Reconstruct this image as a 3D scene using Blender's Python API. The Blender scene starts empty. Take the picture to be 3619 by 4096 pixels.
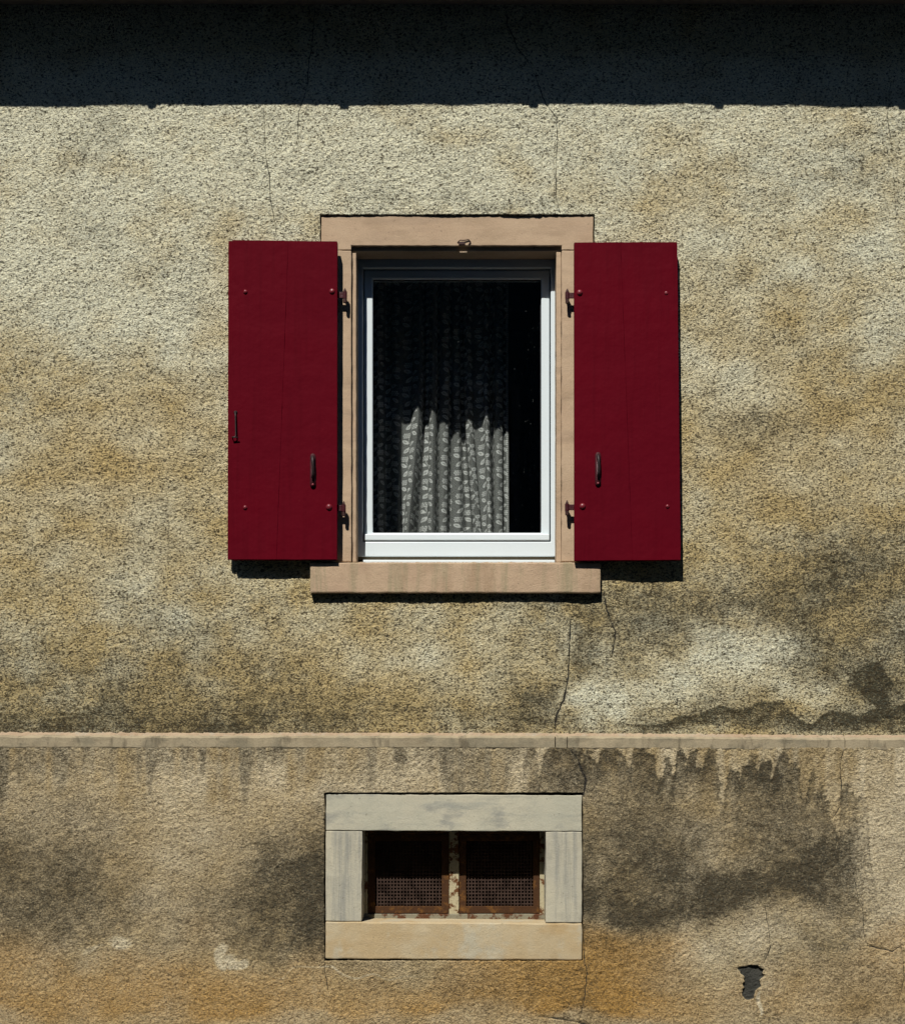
import bpy, bmesh, math, random
import numpy as np
from mathutils import Vector, noise as mnoise

random.seed(7)
scene = bpy.context.scene
COL = scene.collection
rad = math.radians

# ------------------------------------------------------------------ camera
# eye 1.55 m above the street, 6 m from the wall; 1 photo pixel = 1 mm on the wall plane
CX, CZ, D = 0.0905, 1.546, 6.0
cam_d = bpy.data.cameras.new('camera')
cam = bpy.data.objects.new('camera', cam_d); COL.objects.link(cam)
cam.location = (CX, -D, CZ); cam.rotation_euler = (rad(90), 0, 0)
cam_d.sensor_width = 36.0; cam_d.sensor_fit = 'VERTICAL'; cam_d.sensor_height = 36.0
cam_d.lens = 36.0 * D / 4.096
cam_d.shift_x = -CX / 4.096
cam_d.shift_y = (2.502 - CZ) / 4.096
cam_d.clip_start = 0.05; cam_d.clip_end = 2000
scene.camera = cam

# ------------------------------------------------------------------ sun and sky
KX, KZ = 0.31, 1.30                      # sideways and downward travel of a sun ray per metre into the wall
sun_dir = Vector((KX, 1.0, -KZ)).normalized()
elev = math.asin(-sun_dir.z)
world = bpy.data.worlds.new('World'); scene.world = world; world.use_nodes = True
wn = world.node_tree.nodes; wl = world.node_tree.links
bg = wn.get('Background') or wn.new('ShaderNodeBackground')
sky = wn.new('ShaderNodeTexSky'); sky.sky_type = 'NISHITA'; sky.sun_disc = False
sky.sun_elevation = elev
sky.sun_rotation = math.atan2(-sun_dir.x, -sun_dir.y)
sky.air_density = 0.8; sky.dust_density = 0.0; sky.ozone_density = 3.0; sky.altitude = 1200
wl.new(sky.outputs[0], bg.inputs[0]); bg.inputs[1].default_value = 0.058
sun_d = bpy.data.lights.new('sun', 'SUN'); sun_d.energy = 5.0; sun_d.angle = rad(0.5)
sun_d.color = (1.0, 0.965, 0.90)
sun = bpy.data.objects.new('sun', sun_d); COL.objects.link(sun)
sun.rotation_euler = sun_dir.to_track_quat('-Z', 'Y').to_euler(); sun.location = (-3, -9, 12)
vs = scene.view_settings
vs.view_transform = 'Standard'; vs.look = 'None'; vs.gamma = 1.0; vs.exposure = 0.0
vs.use_curve_mapping = False
scene.cycles.transparent_max_bounces = 12
scene.cycles.max_bounces = 4; scene.cycles.diffuse_bounces = 1; scene.cycles.glossy_bounces = 2
scene.cycles.caustics_reflective = False; scene.cycles.caustics_refractive = False
scene.cycles.use_adaptive_sampling = True; scene.cycles.adaptive_threshold = 0.03

# ------------------------------------------------------------------ measuring helpers
def wx(px, d=0.0):                       # photo column -> world x of a thing d metres behind the wall plane
    return CX + (px - 1900.0) * 0.001 * (1 + d / D)
def wz(py, d=0.0):
    return CZ + (3004.0 - py) * 0.001 * (1 + d / D)

# ------------------------------------------------------------------ object helpers
def link(name, me, mat=None, parent=None):
    o = bpy.data.objects.new(name, me); COL.objects.link(o)
    if mat is not None:
        me.materials.clear(); me.materials.append(mat)
    if parent is not None:
        o.parent = parent
        o.matrix_parent_inverse = parent.matrix_basis.inverted()
    return o
def from_bm(name, bm, mat, parent=None, smooth=False):
    me = bpy.data.meshes.new(name); bm.normal_update(); bm.to_mesh(me); bm.free()
    if smooth:
        me.polygons.foreach_set('use_smooth', [True] * len(me.polygons))
    return link(name, me, mat, parent)
def thing(name, label, cat, loc=(0, 0, 0), group=None):
    o = bpy.data.objects.new(name, None); COL.objects.link(o); o.location = loc
    o.empty_display_size = 0.2
    o['label'] = label; o['category'] = cat
    if group: o['group'] = group
    return o
def tag(o, label, cat, group=None):
    o['label'] = label; o['category'] = cat
    if group: o['group'] = group
def add_box(bm, x0, x1, y0, y1, z0, z1, bev=0.0, seg=2):
    t = bmesh.new()
    r = bmesh.ops.create_cube(t, size=1.0)
    for v in t.verts:
        v.co = ((x0 + x1) / 2 + v.co.x * (x1 - x0), (y0 + y1) / 2 + v.co.y * (y1 - y0), (z0 + z1) / 2 + v.co.z * (z1 - z0))
    if bev > 0:
        bmesh.ops.bevel(t, geom=t.edges[:], offset=bev, segments=seg, affect='EDGES', profile=0.5)
    me = bpy.data.meshes.new('tmp'); t.to_mesh(me); t.free(); bm.from_mesh(me); bpy.data.meshes.remove(me)
def box(name, x0, x1, y0, y1, z0, z1, mat, parent, bev=0.0):
    bm = bmesh.new(); add_box(bm, x0, x1, y0, y1, z0, z1, bev)
    return from_bm(name, bm, mat, parent)
def add_tube(bm, pts, r, n=8, cap=True):
    pts = [Vector(p) for p in pts]
    rs = r if isinstance(r, (list, tuple)) else [r] * len(pts)
    rings = []
    for i, p in enumerate(pts):
        a = pts[max(i - 1, 0)]; b = pts[min(i + 1, len(pts) - 1)]
        t = (b - a).normalized()
        up = Vector((0, 1, 0)) if abs(t.y) < 0.9 else Vector((1, 0, 0))
        u = t.cross(up).normalized(); w = t.cross(u)
        rings.append([bm.verts.new(p + (u * math.cos(2 * math.pi * k / n) + w * math.sin(2 * math.pi * k / n)) * rs[i]) for k in range(n)])
    for i in range(len(rings) - 1):
        for k in range(n):
            bm.faces.new((rings[i][k], rings[i][(k + 1) % n], rings[i + 1][(k + 1) % n], rings[i + 1][k]))
    if cap:
        bm.faces.new(rings[0][::-1]); bm.faces.new(rings[-1])
def quad_prism(bm, corners, y0, y1, nx=1, nz=1, wob=0.0, bev=0.0, seed=0.0):
    """a slab whose front outline is four (x, z) corners TL, TR, BR, BL; y0 is the front"""
    tl, tr, br, bl = corners
    def P(u, v):
        xa = tl[0] + (tr[0] - tl[0]) * u; za = tl[1] + (tr[1] - tl[1]) * u
        xb = bl[0] + (br[0] - bl[0]) * u; zb = bl[1] + (br[1] - bl[1]) * u
        return xa + (xb - xa) * v, za + (zb - za) * v
    f = {}; b = {}
    for i in range(nx + 1):
        for j in range(nz + 1):
            x, z = P(i / nx, j / nz)
            edge = (i in (0, nx)) or (j in (0, nz))
            w = wob * mnoise.noise(Vector((x * 9 + seed, z * 9, seed)))
            if edge and wob:
                w += wob * 1.2 * max(0, mnoise.noise(Vector((x * 40 + seed, z * 40, 3.1))))
                ex = wob * 0.9 * mnoise.noise(Vector((x * 30, z * 30, seed + 7)))
                ez = wob * 0.9 * mnoise.noise(Vector((x * 30, z * 30, seed + 17)))
            else:
                ex = ez = 0
            f[i, j] = bm.verts.new((x + ex, y0 + w, z + ez)); b[i, j] = bm.verts.new((x, y1, z))
    for i in range(nx):
        for j in range(nz):
            bm.faces.new((f[i, j], f[i, j + 1], f[i + 1, j + 1], f[i + 1, j]))
    for i in range(nx):
        bm.faces.new((f[i, 0], f[i + 1, 0], b[i + 1, 0], b[i, 0]))
        bm.faces.new((f[i + 1, nz], f[i, nz], b[i, nz], b[i + 1, nz]))
    for j in range(nz):
        bm.faces.new((f[0, j + 1], f[0, j], b[0, j], b[0, j + 1]))
        bm.faces.new((f[nx, j], f[nx, j + 1], b[nx, j + 1], b[nx, j]))
    bm.faces.new((b[0, 0], b[nx, 0], b[nx, nz], b[0, nz]))
    if bev:
        es = [e for e in bm.edges if len(e.link_faces) == 2 and e.calc_face_angle(0) > 1.0 and
              any(v in f_set for f_set in [set(f.values())] for v in e.verts)]
        bmesh.ops.bevel(bm, geom=es, offset=bev, segments=2, affect='EDGES', profile=0.5)

# ------------------------------------------------------------------ material helpers
class NT:
    def __init__(self, name):
        self.m = bpy.data.materials.new(name); self.m.use_nodes = True
        self.t = self.m.node_tree; self.t.nodes.clear()
        self.out = self.n('ShaderNodeOutputMaterial')
        self.co = self.n('ShaderNodeTexCoord').outputs['Object']
    def n(self, typ, **kw):
        nd = self.t.nodes.new(typ)
        for k, v in kw.items(): setattr(nd, k, v)
        return nd
    def l(self, a, b): self.t.links.new(a, b)
    def setin(self, sock, v):
        if isinstance(v, (int, float)): sock.default_value = v
        elif isinstance(v, (tuple, list)):
            sock.default_value = tuple(v) + ((1,) if len(v) == 3 and sock.type == 'RGBA' else ())
        else: self.l(v, sock)
    def math(self, op, a, b=0.0, c=0.0, clamp=False):
        nd = self.n('ShaderNodeMath', operation=op, use_clamp=clamp)
        for i, v in enumerate((a, b, c)): self.setin(nd.inputs[i], v)
        return nd.outputs[0]
    def mapping(self, scale=(1, 1, 1), loc=(0, 0, 0), rot=(0, 0, 0), src=None):
        nd = self.n('ShaderNodeMapping')
        nd.inputs['Scale'].default_value = scale; nd.inputs['Location'].default_value = loc; nd.inputs['Rotation'].default_value = rot
        self.l(src or self.co, nd.inputs[0]); return nd.outputs[0]
    def noise(self, scale, detail=3, rough=0.55, vec=None, dist=0.0):
        nd = self.n('ShaderNodeTexNoise')
        nd.inputs['Scale'].default_value = scale; nd.inputs['Detail'].default_value = detail
        nd.inputs['Roughness'].default_value = rough; nd.inputs['Distortion'].default_value = dist
        self.l(vec or self.co, nd.inputs['Vector']); return nd.outputs['Fac']
    def voro(self, scale, feature='F1', vec=None, out='Distance', rnd=1.0):
        nd = self.n('ShaderNodeTexVoronoi', feature=feature)
        nd.inputs['Scale'].default_value = scale; nd.inputs['Randomness'].default_value = rnd
        self.l(vec or self.co, nd.inputs['Vector']); return nd.outputs[out]
    def ramp(self, fac, stops, interp='LINEAR'):
        nd = self.n('ShaderNodeValToRGB'); cr = nd.color_ramp; cr.interpolation = interp
        while len(cr.elements) < len(stops): cr.elements.new(0.5)
        for e, (p, c) in zip(cr.elements, stops):
            e.position = p
            if isinstance(c, (int, float)): c = (c, c, c)
            e.color = tuple(c) + (1,)
        self.l(fac, nd.inputs[0]); return nd.outputs[0]
    def rng(self, v, a, b, c=0.0, d=1.0, smooth=True):
        nd = self.n('ShaderNodeMapRange'); nd.interpolation_type = 'SMOOTHSTEP' if smooth else 'LINEAR'
        self.setin(nd.inputs[0], v)
        for i, x in enumerate((a, b, c, d)): self.setin(nd.inputs[i + 1], x)
        return nd.outputs[0]
    def mix(self, fac, a, b, mode='MIX'):
        nd = self.n('ShaderNodeMix', data_type='RGBA', blend_type=mode)
        self.setin(nd.inputs[0], fac); self.setin(nd.inputs[6], a); self.setin(nd.inputs[7], b)
        return nd.outputs[2]
    def attr(self, name, out='Fac'):
        nd = self.n('ShaderNodeAttribute', attribute_name=name); return nd.outputs[out]
    def bump(self, h, dist, strength=1.0, normal=None):
        nd = self.n('ShaderNodeBump'); nd.inputs['Strength'].default_value = strength; nd.inputs['Distance'].default_value = dist
        self.l(h, nd.inputs['Height'])
        if normal is not None: self.l(normal, nd.inputs['Normal'])
        return nd.outputs[0]
    def pbr(self, col, rough=0.9, normal=None, spec=0.3, metal=0.0):
        nd = self.n('ShaderNodeBsdfPrincipled')
        self.setin(nd.inputs['Base Color'], col); self.setin(nd.inputs['Roughness'], rough)
        nd.inputs['Specular IOR Level'].default_value = spec; nd.inputs['Metallic'].default_value = metal
        if normal is not None: self.l(normal, nd.inputs['Normal'])
        self.l(nd.outputs[0], self.out.inputs[0]); return nd
    def sep(self, c):
        nd = self.n('ShaderNodeSeparateColor'); self.l(c, nd.inputs[0]); return nd.outputs

# ---- stucco: masks for grime, pale efflorescence and ochre come with the mesh, the rest is noise
def stucco_mat(name, warm, pale, grime, ochre, bumpd, fine, pit_shade, pit_shade_col):
    N = NT(name)
    st = N.sep(N.attr('stain', 'Color'))
    n1 = N.noise(26, 4, 0.65); n2 = N.noise(150, 2, 0.7); n3 = N.noise(7, 2, 0.6)
    jit = N.math('MULTIPLY', N.math('SUBTRACT', n1, 0.5), 0.9)
    jit2 = N.math('MULTIPLY', N.math('SUBTRACT', n2, 0.5), 1.1)
    j = N.math('ADD', jit, jit2)
    pm = N.math('ADD', st[1], N.math('MULTIPLY', j, 0.75), clamp=True)
    dm = N.math('ADD', st[0], N.math('MULTIPLY', N.math('MULTIPLY', j, 1.5), N.rng(st[0], 0.0, 0.3)), clamp=True)
    om = N.math('ADD', st[2], N.math('MULTIPLY', N.math('MULTIPLY', j, 0.8), N.rng(st[2], 0.0, 0.3)), clamp=True)
    c = N.mix(N.rng(n3, 0.3, 0.7), warm, tuple(v * 0.86 for v in warm))
    c = N.mix(pm, c, pale)
    c = N.mix(om, c, ochre)
    c = N.mix(N.math('MULTIPLY', dm, 0.96), c, grime)
    # sand grains of different tone
    cell = N.n('ShaderNodeTexVoronoi', feature='F1'); cell.inputs['Scale'].default_value = fine
    N.l(N.co, cell.inputs['Vector'])
    cs = N.sep(cell.outputs['Color'])
    c = N.mix(1.0, c, N.ramp(cs[0], [(0.0, (0.62, 0.58, 0.52)), (0.14, (0.86, 0.83, 0.78)), (0.5, 1.0), (0.86, (1.1, 1.07, 0.99)), (1.0, (1.26, 1.24, 1.18))]), 'MULTIPLY')
    # shade of small pits painted as dark flecks, with brown grains; fewer where pale
    pit_mask = N.math('ADD', N.noise(fine * 0.62, 3, 0.65, N.mapping((0.8, 1, 1.25)), 0.6), N.math('ADD', N.math('MULTIPLY', N.math('SUBTRACT', st[0], N.math('MULTIPLY', st[1], 0.5)), 0.06), N.math('MULTIPLY', N.math('SUBTRACT', n1, 0.5), 0.22)))
    c = N.mix(N.math('MULTIPLY', N.rng(pit_mask, 0.52, 0.575), pit_shade), c, pit_shade_col)
    # black specks: shade of deeper pits put into the colour, with dark grains
    spc = N.n('ShaderNodeTexVoronoi', feature='F1'); spc.inputs['Scale'].default_value = fine * 0.36
    N.l(N.co, spc.inputs['Vector'])
    sp = spc.outputs['Distance']
    lim = N.math('MULTIPLY', N.rng(N.sep(spc.outputs['Color'])[1], 0.45, 1.0, smooth=False), 0.36)
    c = N.mix(N.math('MULTIPLY', N.rng(N.math('SUBTRACT', lim, sp), 0.0, 0.08), pit_shade * 0.85), c, (0.035, 0.032, 0.027))
    # cracks
    cd = N.math('ABSOLUTE', N.math('ADD', N.attr('crack'), N.math('MULTIPLY', N.math('SUBTRACT', N.noise(60, 1), 0.5), 0.005)))
    cw = N.math('MULTIPLY', N.attr('crack_width'), N.rng(N.noise(14, 1), 0.34, 0.60, 0.35, 1.15))
    ck = N.rng(cd, N.math('MULTIPLY', cw, 0.45), N.math('ADD', N.math('MULTIPLY', cw, 1.25), 0.0003), 1.0, 0.0)
    c = N.mix(ck, c, (0.03, 0.028, 0.024))
    # fallen plaster
    h = N.attr('hole')
    hm = N.rng(N.math('ADD', h, N.math('MULTIPLY', N.math('SUBTRACT', N.noise(90, 2, 0.7), 0.5), 0.35)), 0.44, 0.54)
    c = N.mix(hm, c, N.mix(n2, (0.034, 0.034, 0.029), (0.072, 0.070, 0.058)))
    hgt = N.math('ADD', N.noise(fine * 1.0, 2, 0.72), N.math('MULTIPLY', N.voro(fine * 0.8), 0.45))
    b = N.bump(hgt, bumpd)
    N.pbr(c, 0.95, b, 0.15)
    return N.m
M = {}
M['stucco'] = stucco_mat('rough_stucco', (0.50, 0.398, 0.203), (0.675, 0.665, 0.515), (0.034, 0.036, 0.026), (0.50, 0.345, 0.13), 0.0050, 205, 0.88, (0.058, 0.044, 0.023))
M['plinth'] = stucco_mat('plinth_stucco', (0.405, 0.32, 0.18), (0.56, 0.49, 0.345), (0.046, 0.043, 0.031), (0.40, 0.235, 0.070), 0.0046, 210, 0.56, (0.085, 0.062, 0.034))

def stone_mat(name, c1, c2, c3, streak, bumpd=0.0015, stain=None, stain_amt=0.5, smudge=False):
    N = NT(name)
    a = N.noise(5, 5, 0.6); b = N.noise(1, 6, 0.65, N.mapping((streak[0], 12, streak[1])))
    fine = N.noise(260, 4, 0.7)
    c = N.mix(N.rng(a, 0.35, 0.65), c1, c2)
    c = N.mix(N.rng(b, 0.48, 0.72), c, c3)
    if stain:
        s = N.noise(1, 5, 0.7, N.mapping((streak[0] * 1.7, 9, streak[1] * 0.5), (3.3, 1, 5.1)))
        c = N.mix(N.math('MULTIPLY', N.rng(s, 0.48, 0.66), stain_amt), c, stain)
    if smudge:                                # dirt washed down over the face in short runs
        sm_ = N.noise(1, 4, 0.65, N.mapping((13, 5, 4), (1.7, 0, 0.4)))
        c = N.mix(N.math('MULTIPLY', N.rng(sm_, 0.53, 0.66), 0.7), c, (0.12, 0.10, 0.065))
    c = N.mix(1.0, c, N.ramp(fine, [(0.25, 0.82), (0.5, 1.0), (0.8, 1.1)]), 'MULTIPLY')
    spk = N.rng(N.noise(75, 2, 0.5), 0.70, 0.76)
    c = N.mix(N.math('MULTIPLY', spk, 0.55), c, tuple(v * 0.35 for v in c1))
    h = N.math('ADD', N.noise(180, 5, 0.7), N.math('MULTIPLY', N.noise(30, 3), 1.2))
    N.pbr(c, 0.85, N.bump(h, bumpd), 0.25)
    return N.m
M['sandstone'] = stone_mat('pink_sandstone', (0.51, 0.375, 0.25), (0.475, 0.34, 0.225), (0.41, 0.295, 0.20), (2.0, 18), 0.0012, (0.30, 0.21, 0.13), 0.35)
M['sillstone'] = stone_mat('sill_sandstone', (0.50, 0.365, 0.24), (0.465, 0.325, 0.215), (0.385, 0.27, 0.17), (9, 2.5), 0.002, (0.27, 0.245, 0.145), 0.6)
M['greystone'] = stone_mat('grey_limewashed_stone', (0.52, 0.48, 0.36), (0.45, 0.43, 0.33), (0.34, 0.335, 0.275), (3.0, 22), 0.0014, (0.22, 0.225, 0.21), 0.6)
M['greystone_up'] = stone_mat('grey_limewashed_jamb_stone', (0.52, 0.475, 0.35), (0.45, 0.42, 0.325), (0.34, 0.325, 0.265), (20, 3.0), 0.0014, (0.25, 0.25, 0.225), 0.6)
M['ochrestone'] = stone_mat('ochre_stained_stone', (0.51, 0.42, 0.27), (0.48, 0.36, 0.20), (0.42, 0.29, 0.14), (4.0, 12), 0.0018, (0.47, 0.45, 0.35), 0.6)
M['bandstone'] = stone_mat('band_stone', (0.40, 0.33, 0.215), (0.35, 0.29, 0.19), (0.29, 0.235, 0.15), (5.0, 26), 0.002, (0.20, 0.18, 0.125), 0.6, True)
M['mortar'] = stone_mat('pale_mortar', (0.46, 0.35, 0.235), (0.38, 0.27, 0.175), (0.42, 0.36, 0.27), (20, 20), 0.004)

def shutter_mat():
    N = NT('dark_red_shutter_paint')
    a = N.noise(2.2, 5, 0.6); g = N.noise(1, 5, 0.6, N.mapping((55, 10, 2.2)))
    c = N.mix(N.rng(a, 0.3, 0.7), (0.166, 0.0004, 0.0070), (0.116, 0.0005, 0.0060))
    # paint bleached towards the weathered top
    zz = N.n('ShaderNodeSeparateXYZ'); N.l(N.co, zz.inputs[0])
    top = N.rng(N.math('ADD', zz.outputs[2], N.math('MULTIPLY', N.math('SUBTRACT', N.noise(3, 5, 0.6), 0.5), 0.9)), 0.75, 1.5)
    c = N.mix(N.math('MULTIPLY', top, 0.75), c, (0.088, 0.0026, 0.0088))
    c = N.mix(N.math('MULTIPLY', N.rng(g, 0.45, 0.72), 0.28), c, (0.066, 0.0010, 0.005))
    chip = N.rng(N.noise(55, 3, 0.6), 0.765, 0.79)
    c = N.mix(N.math('MULTIPLY', chip, 0.6), c, (0.22, 0.03, 0.03))
    h = N.math('ADD', N.math('MULTIPLY', N.noise(9, 3), 1.6), N.math('ADD', N.math('MULTIPLY', g, 0.25), N.math('MULTIPLY', N.noise(90, 3), 0.14)))
    N.pbr(c, N.rng(a, 0.3, 0.7, 0.5, 0.68), N.bump(h, 0.003), 0.03)
    return N.m
M['red'] = shutter_mat()
def simple(name, col, rough, spec=0.3, metal=0.0, nscale=40, amt=0.25, bd=0.0006):
    N = NT(name); n = N.noise(nscale, 4, 0.6)
    c = N.mix(n, tuple(v * (1 - amt) for v in col), tuple(v * (1 + amt) for v in col))
    N.pbr(c, rough, N.bump(n, bd), spec, metal); return N.m
M['redmetal'] = simple('red_painted_iron', (0.16, 0.012, 0.020), 0.4, 0.5, 0, 60, 0.35, 0.0015)
M['iron'] = simple('worn_brown_iron', (0.055, 0.026, 0.022), 0.6, 0.25, 0.1, 80, 0.4, 0.001)
M['hinge'] = simple('dark_red_iron', (0.05, 0.007, 0.010), 0.5, 0.3, 0, 80, 0.5, 0.0015)
M['blackiron'] = simple('dark_iron', (0.03, 0.018, 0.018), 0.5, 0.4, 0.3, 80, 0.3)
def frame_mat():
    N = NT('white_window_plastic')
    n = N.noise(6, 4); c = N.mix(n, (0.68, 0.755, 0.78), (0.73, 0.80, 0.82))
    d = N.rng(N.noise(1, 5, 0.7, N.mapping((8, 8, 30))), 0.62, 0.75)
    c = N.mix(N.math('MULTIPLY', d, 0.32), c, (0.5, 0.45, 0.33))
    N.pbr(c, 0.35, N.bump(N.noise(120, 2), 0.0002), 0.4); return N.m
M['frame'] = frame_mat()
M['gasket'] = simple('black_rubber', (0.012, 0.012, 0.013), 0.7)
M['drip'] = simple('dirty_tan_rail', (0.22, 0.17, 0.10), 0.6, 0.3, 0, 60, 0.4)
M['creamrust'] = None
def rust_mat(name, base, rustc, lo, hi):
    N = NT(name)
    n = N.noise(22, 6, 0.7); f = N.noise(120, 4, 0.7)
    r = N.mix(N.noise(45, 5, 0.7), rustc, tuple(v * 0.35 for v in rustc))
    c = N.mix(N.rng(n, lo, hi), base, r)
    c = N.mix(N.math('MULTIPLY', N.rng(f, 0.62, 0.72), 0.8), c, tuple(v * 0.3 for v in rustc))
    N.pbr(c, 0.8, N.bump(N.math('ADD', n, N.math('MULTIPLY', f, 0.5)), 0.002), 0.25); return N.m
M['creamrust'] = rust_mat('flaking_cream_paint', (0.44, 0.385, 0.245), (0.17, 0.065, 0.020), 0.50, 0.57)
M['rust'] = rust_mat('rusty_iron', (0.058, 0.024, 0.008), (0.22, 0.095, 0.020), 0.50, 0.68)
M['rustmesh'] = rust_mat('rusty_screen', (0.050, 0.029, 0.021), (0.032, 0.016, 0.010), 0.45, 0.6)
M['sillchip'] = rust_mat('chipped_base_rail', (0.22, 0.20, 0.14), (0.14, 0.055, 0.022), 0.46, 0.56)
def glass_mat():
    N = NT('window_glass')
    tr = N.n('ShaderNodeBsdfTransparent'); tr.inputs[0].default_value = (0.95, 0.965, 0.96, 1)
    gl = N.n('ShaderNodeBsdfGlossy'); gl.inputs['Roughness'].default_value = 0.02; gl.inputs[0].default_value = (0.9, 0.95, 1, 1)
    geo = N.n('ShaderNodeNewGeometry')          # both faces of the pane mirror like the outside of glass
    fr = N.n('ShaderNodeFresnel'); N.l(N.rng(geo.outputs['Backfacing'], 0.0, 1.0, 1.45, 1 / 1.45, False), fr.inputs[0])
    mx = N.n('ShaderNodeMixShader'); N.l(fr.outputs[0], mx.inputs[0]); N.l(tr.outputs[0], mx.inputs[1]); N.l(gl.outputs[0], mx.inputs[2])
    df = N.n('ShaderNodeBsdfDiffuse'); df.inputs[0].default_value = (0.6, 0.6, 0.58, 1)
    dust = N.math('MULTIPLY', N.rng(N.noise(160, 2), 0.74, 0.78), 0.35)
    m2 = N.n('ShaderNodeMixShader'); N.l(dust, m2.inputs[0]); N.l(mx.outputs[0], m2.inputs[1]); N.l(df.outputs[0], m2.inputs[2])
    N.l(m2.outputs[0], N.out.inputs[0]); return N.m
M['glass'] = glass_mat()
def lace_mat():
    N = NT('white_lace')
    lace = N.attr('lace')
    weave = N.noise(500, 2)
    df = N.n('ShaderNodeBsdfDiffuse'); N.setin(df.inputs[0], N.mix(lace, (0.62, 0.63, 0.60), (0.96, 0.96, 0.93)))
    tl = N.n('ShaderNodeBsdfTranslucent'); tl.inputs[0].default_value = (0.6, 0.63, 0.62, 1)
    mt = N.n('ShaderNodeMixShader'); mt.inputs[0].default_value = 0.28; N.l(df.outputs[0], mt.inputs[1]); N.l(tl.outputs[0], mt.inputs[2])
    tr = N.n('ShaderNodeBsdfTransparent')
    op = N.math('ADD', N.rng(lace, 0.0, 1.0, 0.36, 0.96, False), N.math('MULTIPLY', N.math('SUBTRACT', weave, 0.5), 0.25), clamp=True)
    mx = N.n('ShaderNodeMixShader'); N.l(op, mx.inputs[0]); N.l(tr.outputs[0], mx.inputs[1]); N.l(mt.outputs[0], mx.inputs[2])
    N.l(mx.outputs[0], N.out.inputs[0]); return N.m
M['lace'] = lace_mat()
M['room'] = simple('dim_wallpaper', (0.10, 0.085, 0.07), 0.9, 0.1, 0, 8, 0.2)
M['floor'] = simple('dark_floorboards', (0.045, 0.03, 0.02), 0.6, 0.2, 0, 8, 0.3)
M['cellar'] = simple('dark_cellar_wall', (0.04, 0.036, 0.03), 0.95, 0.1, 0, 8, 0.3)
M['soffit'] = simple('weathered_soffit_board', (0.20, 0.17, 0.14), 0.8, 0.2, 0, 30, 0.25, 0.001)
M['zinc'] = simple('grey_zinc', (0.22, 0.23, 0.24), 0.5, 0.4, 0.6, 10, 0.2)
M['asphalt'] = simple('asphalt', (0.042, 0.048, 0.055), 0.9, 0.2, 0, 60, 0.3, 0.003)
M['paving'] = simple('pavement_asphalt', (0.046, 0.052, 0.058), 0.9, 0.2, 0, 30, 0.2, 0.002)

# ------------------------------------------------------------------ ground
def sheet(name, x0, x1, y0, y1, z, mat):
    bm = bmesh.new(); vs_ = [bm.verts.new(p) for p in ((x0, y0, z), (x1, y0, z), (x1, y1, z), (x0, y1, z))]
    bm.faces.new(vs_); o = from_bm(name, bm, mat); o['kind'] = 'structure'; return o
sheet('street', -400, 400, -400, 400, 0.0, M['asphalt'])
bm = bmesh.new(); add_box(bm, -12, 12, -1.4, 0.3, -0.05, 0.12, 0.01)
o = from_bm('pavement', bm, M['paving']); o['kind'] = 'structure'

# ------------------------------------------------------------------ the house and its stucco
house = thing('house', 'old stucco house front with one window above a stained plinth', 'house', (0, 0, 0))

G = 0.004                                     # grid of the plaster, metres
NX, NZ = 1500, 1160                           # x -3..3, z 0..4.64
XS = -3.0 + G * np.arange(NX); ZS = G * np.arange(NZ)
FX = np.fft.fftfreq(NX, G)[None, :]; FZ = np.fft.fftfreq(NZ, G)[:, None]
def gnoise(seed, lx, lz, ang=0.0, hp=0.0):
    """unit-variance smooth noise with feature size lx by lz metres, turned by ang"""
    r = np.random.RandomState(seed).randn(NZ, NX)
    c, s = math.cos(ang), math.sin(ang)
    u = FX * c + FZ * s; v = -FX * s + FZ * c
    k = np.exp(-((u * lx) ** 2 + (v * lz) ** 2) * 4.0)
    if hp: k = k * (1 - np.exp(-(FX ** 2 + FZ ** 2) * hp * hp * 4.0))
    f = np.real(np.fft.ifft2(np.fft.fft2(r) * k))
    return ((f - f.mean()) / f.std()).astype(np.float32)
def sstep(a, b, x):
    t = np.clip((x - a) / (b - a), 0, 1); return t * t * (3 - 2 * t)

X2, Z2 = np.meshgrid(XS, ZS)
# photo coordinates at half size (1806 wide)
PX = (1809.5 + X2 * 1000) * 0.499; PY = (4550.0 - Z2 * 1000) * 0.499
lumps = gnoise(1, 0.16, 0.12); mid = gnoise(2, 0.05, 0.04); fines = gnoise(3, 0.010, 0.008)
theta = 0.9 * gnoise(4, 0.55, 0.5) + 0.35
wA = gnoise(5, 0.30, 0.30); wB = gnoise(6, 0.30, 0.30); wC = gnoise(7, 0.07, 0.06); wD = gnoise(8, 0.07, 0.06)
big = gnoise(9, 0.45, 0.35); med = gnoise(10, 0.15, 0.12); small = gnoise(11, 0.035, 0.03)
WX = PX + 16 * wA + 9 * wC; WY = PY + 16 * wB + 9 * wD
def blob(cx, cy, rx, ry, ang=0.0, soft=1.0, raw=False):
    xx, yy = (PX, PY) if raw else (WX, WY)
    c, s = math.cos(rad(ang)), math.sin(rad(ang))
    u = ((xx - cx) * c + (yy - cy) * s) / rx; v = (-(xx - cx) * s + (yy - cy) * c) / ry
    r = np.sqrt(u * u + v * v)
    return 1 - sstep(1 - 0.5 * soft, 1 + 0.5 * soft, r)
strokes = np.zeros_like(lumps)
wsum = np.zeros_like(lumps)
for i, a in enumerate((0, 30, 60, 90, 120, 150)):
    w = np.clip(np.cos(theta - rad(a)), 0, 1) ** 6 + np.clip(-np.cos(theta - rad(a)), 0, 1) ** 6
    strokes += w * gnoise(20 + i, 0.013, 0.0060, rad(a)); wsum += w * w
strokes /= np.sqrt(wsum)
horiz = gnoise(30, 0.05, 0.0075)
nearband = sstep(1340, 1440, PY + 14 * wA)
strokes = strokes * (1 - nearband) + horiz * nearband
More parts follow.
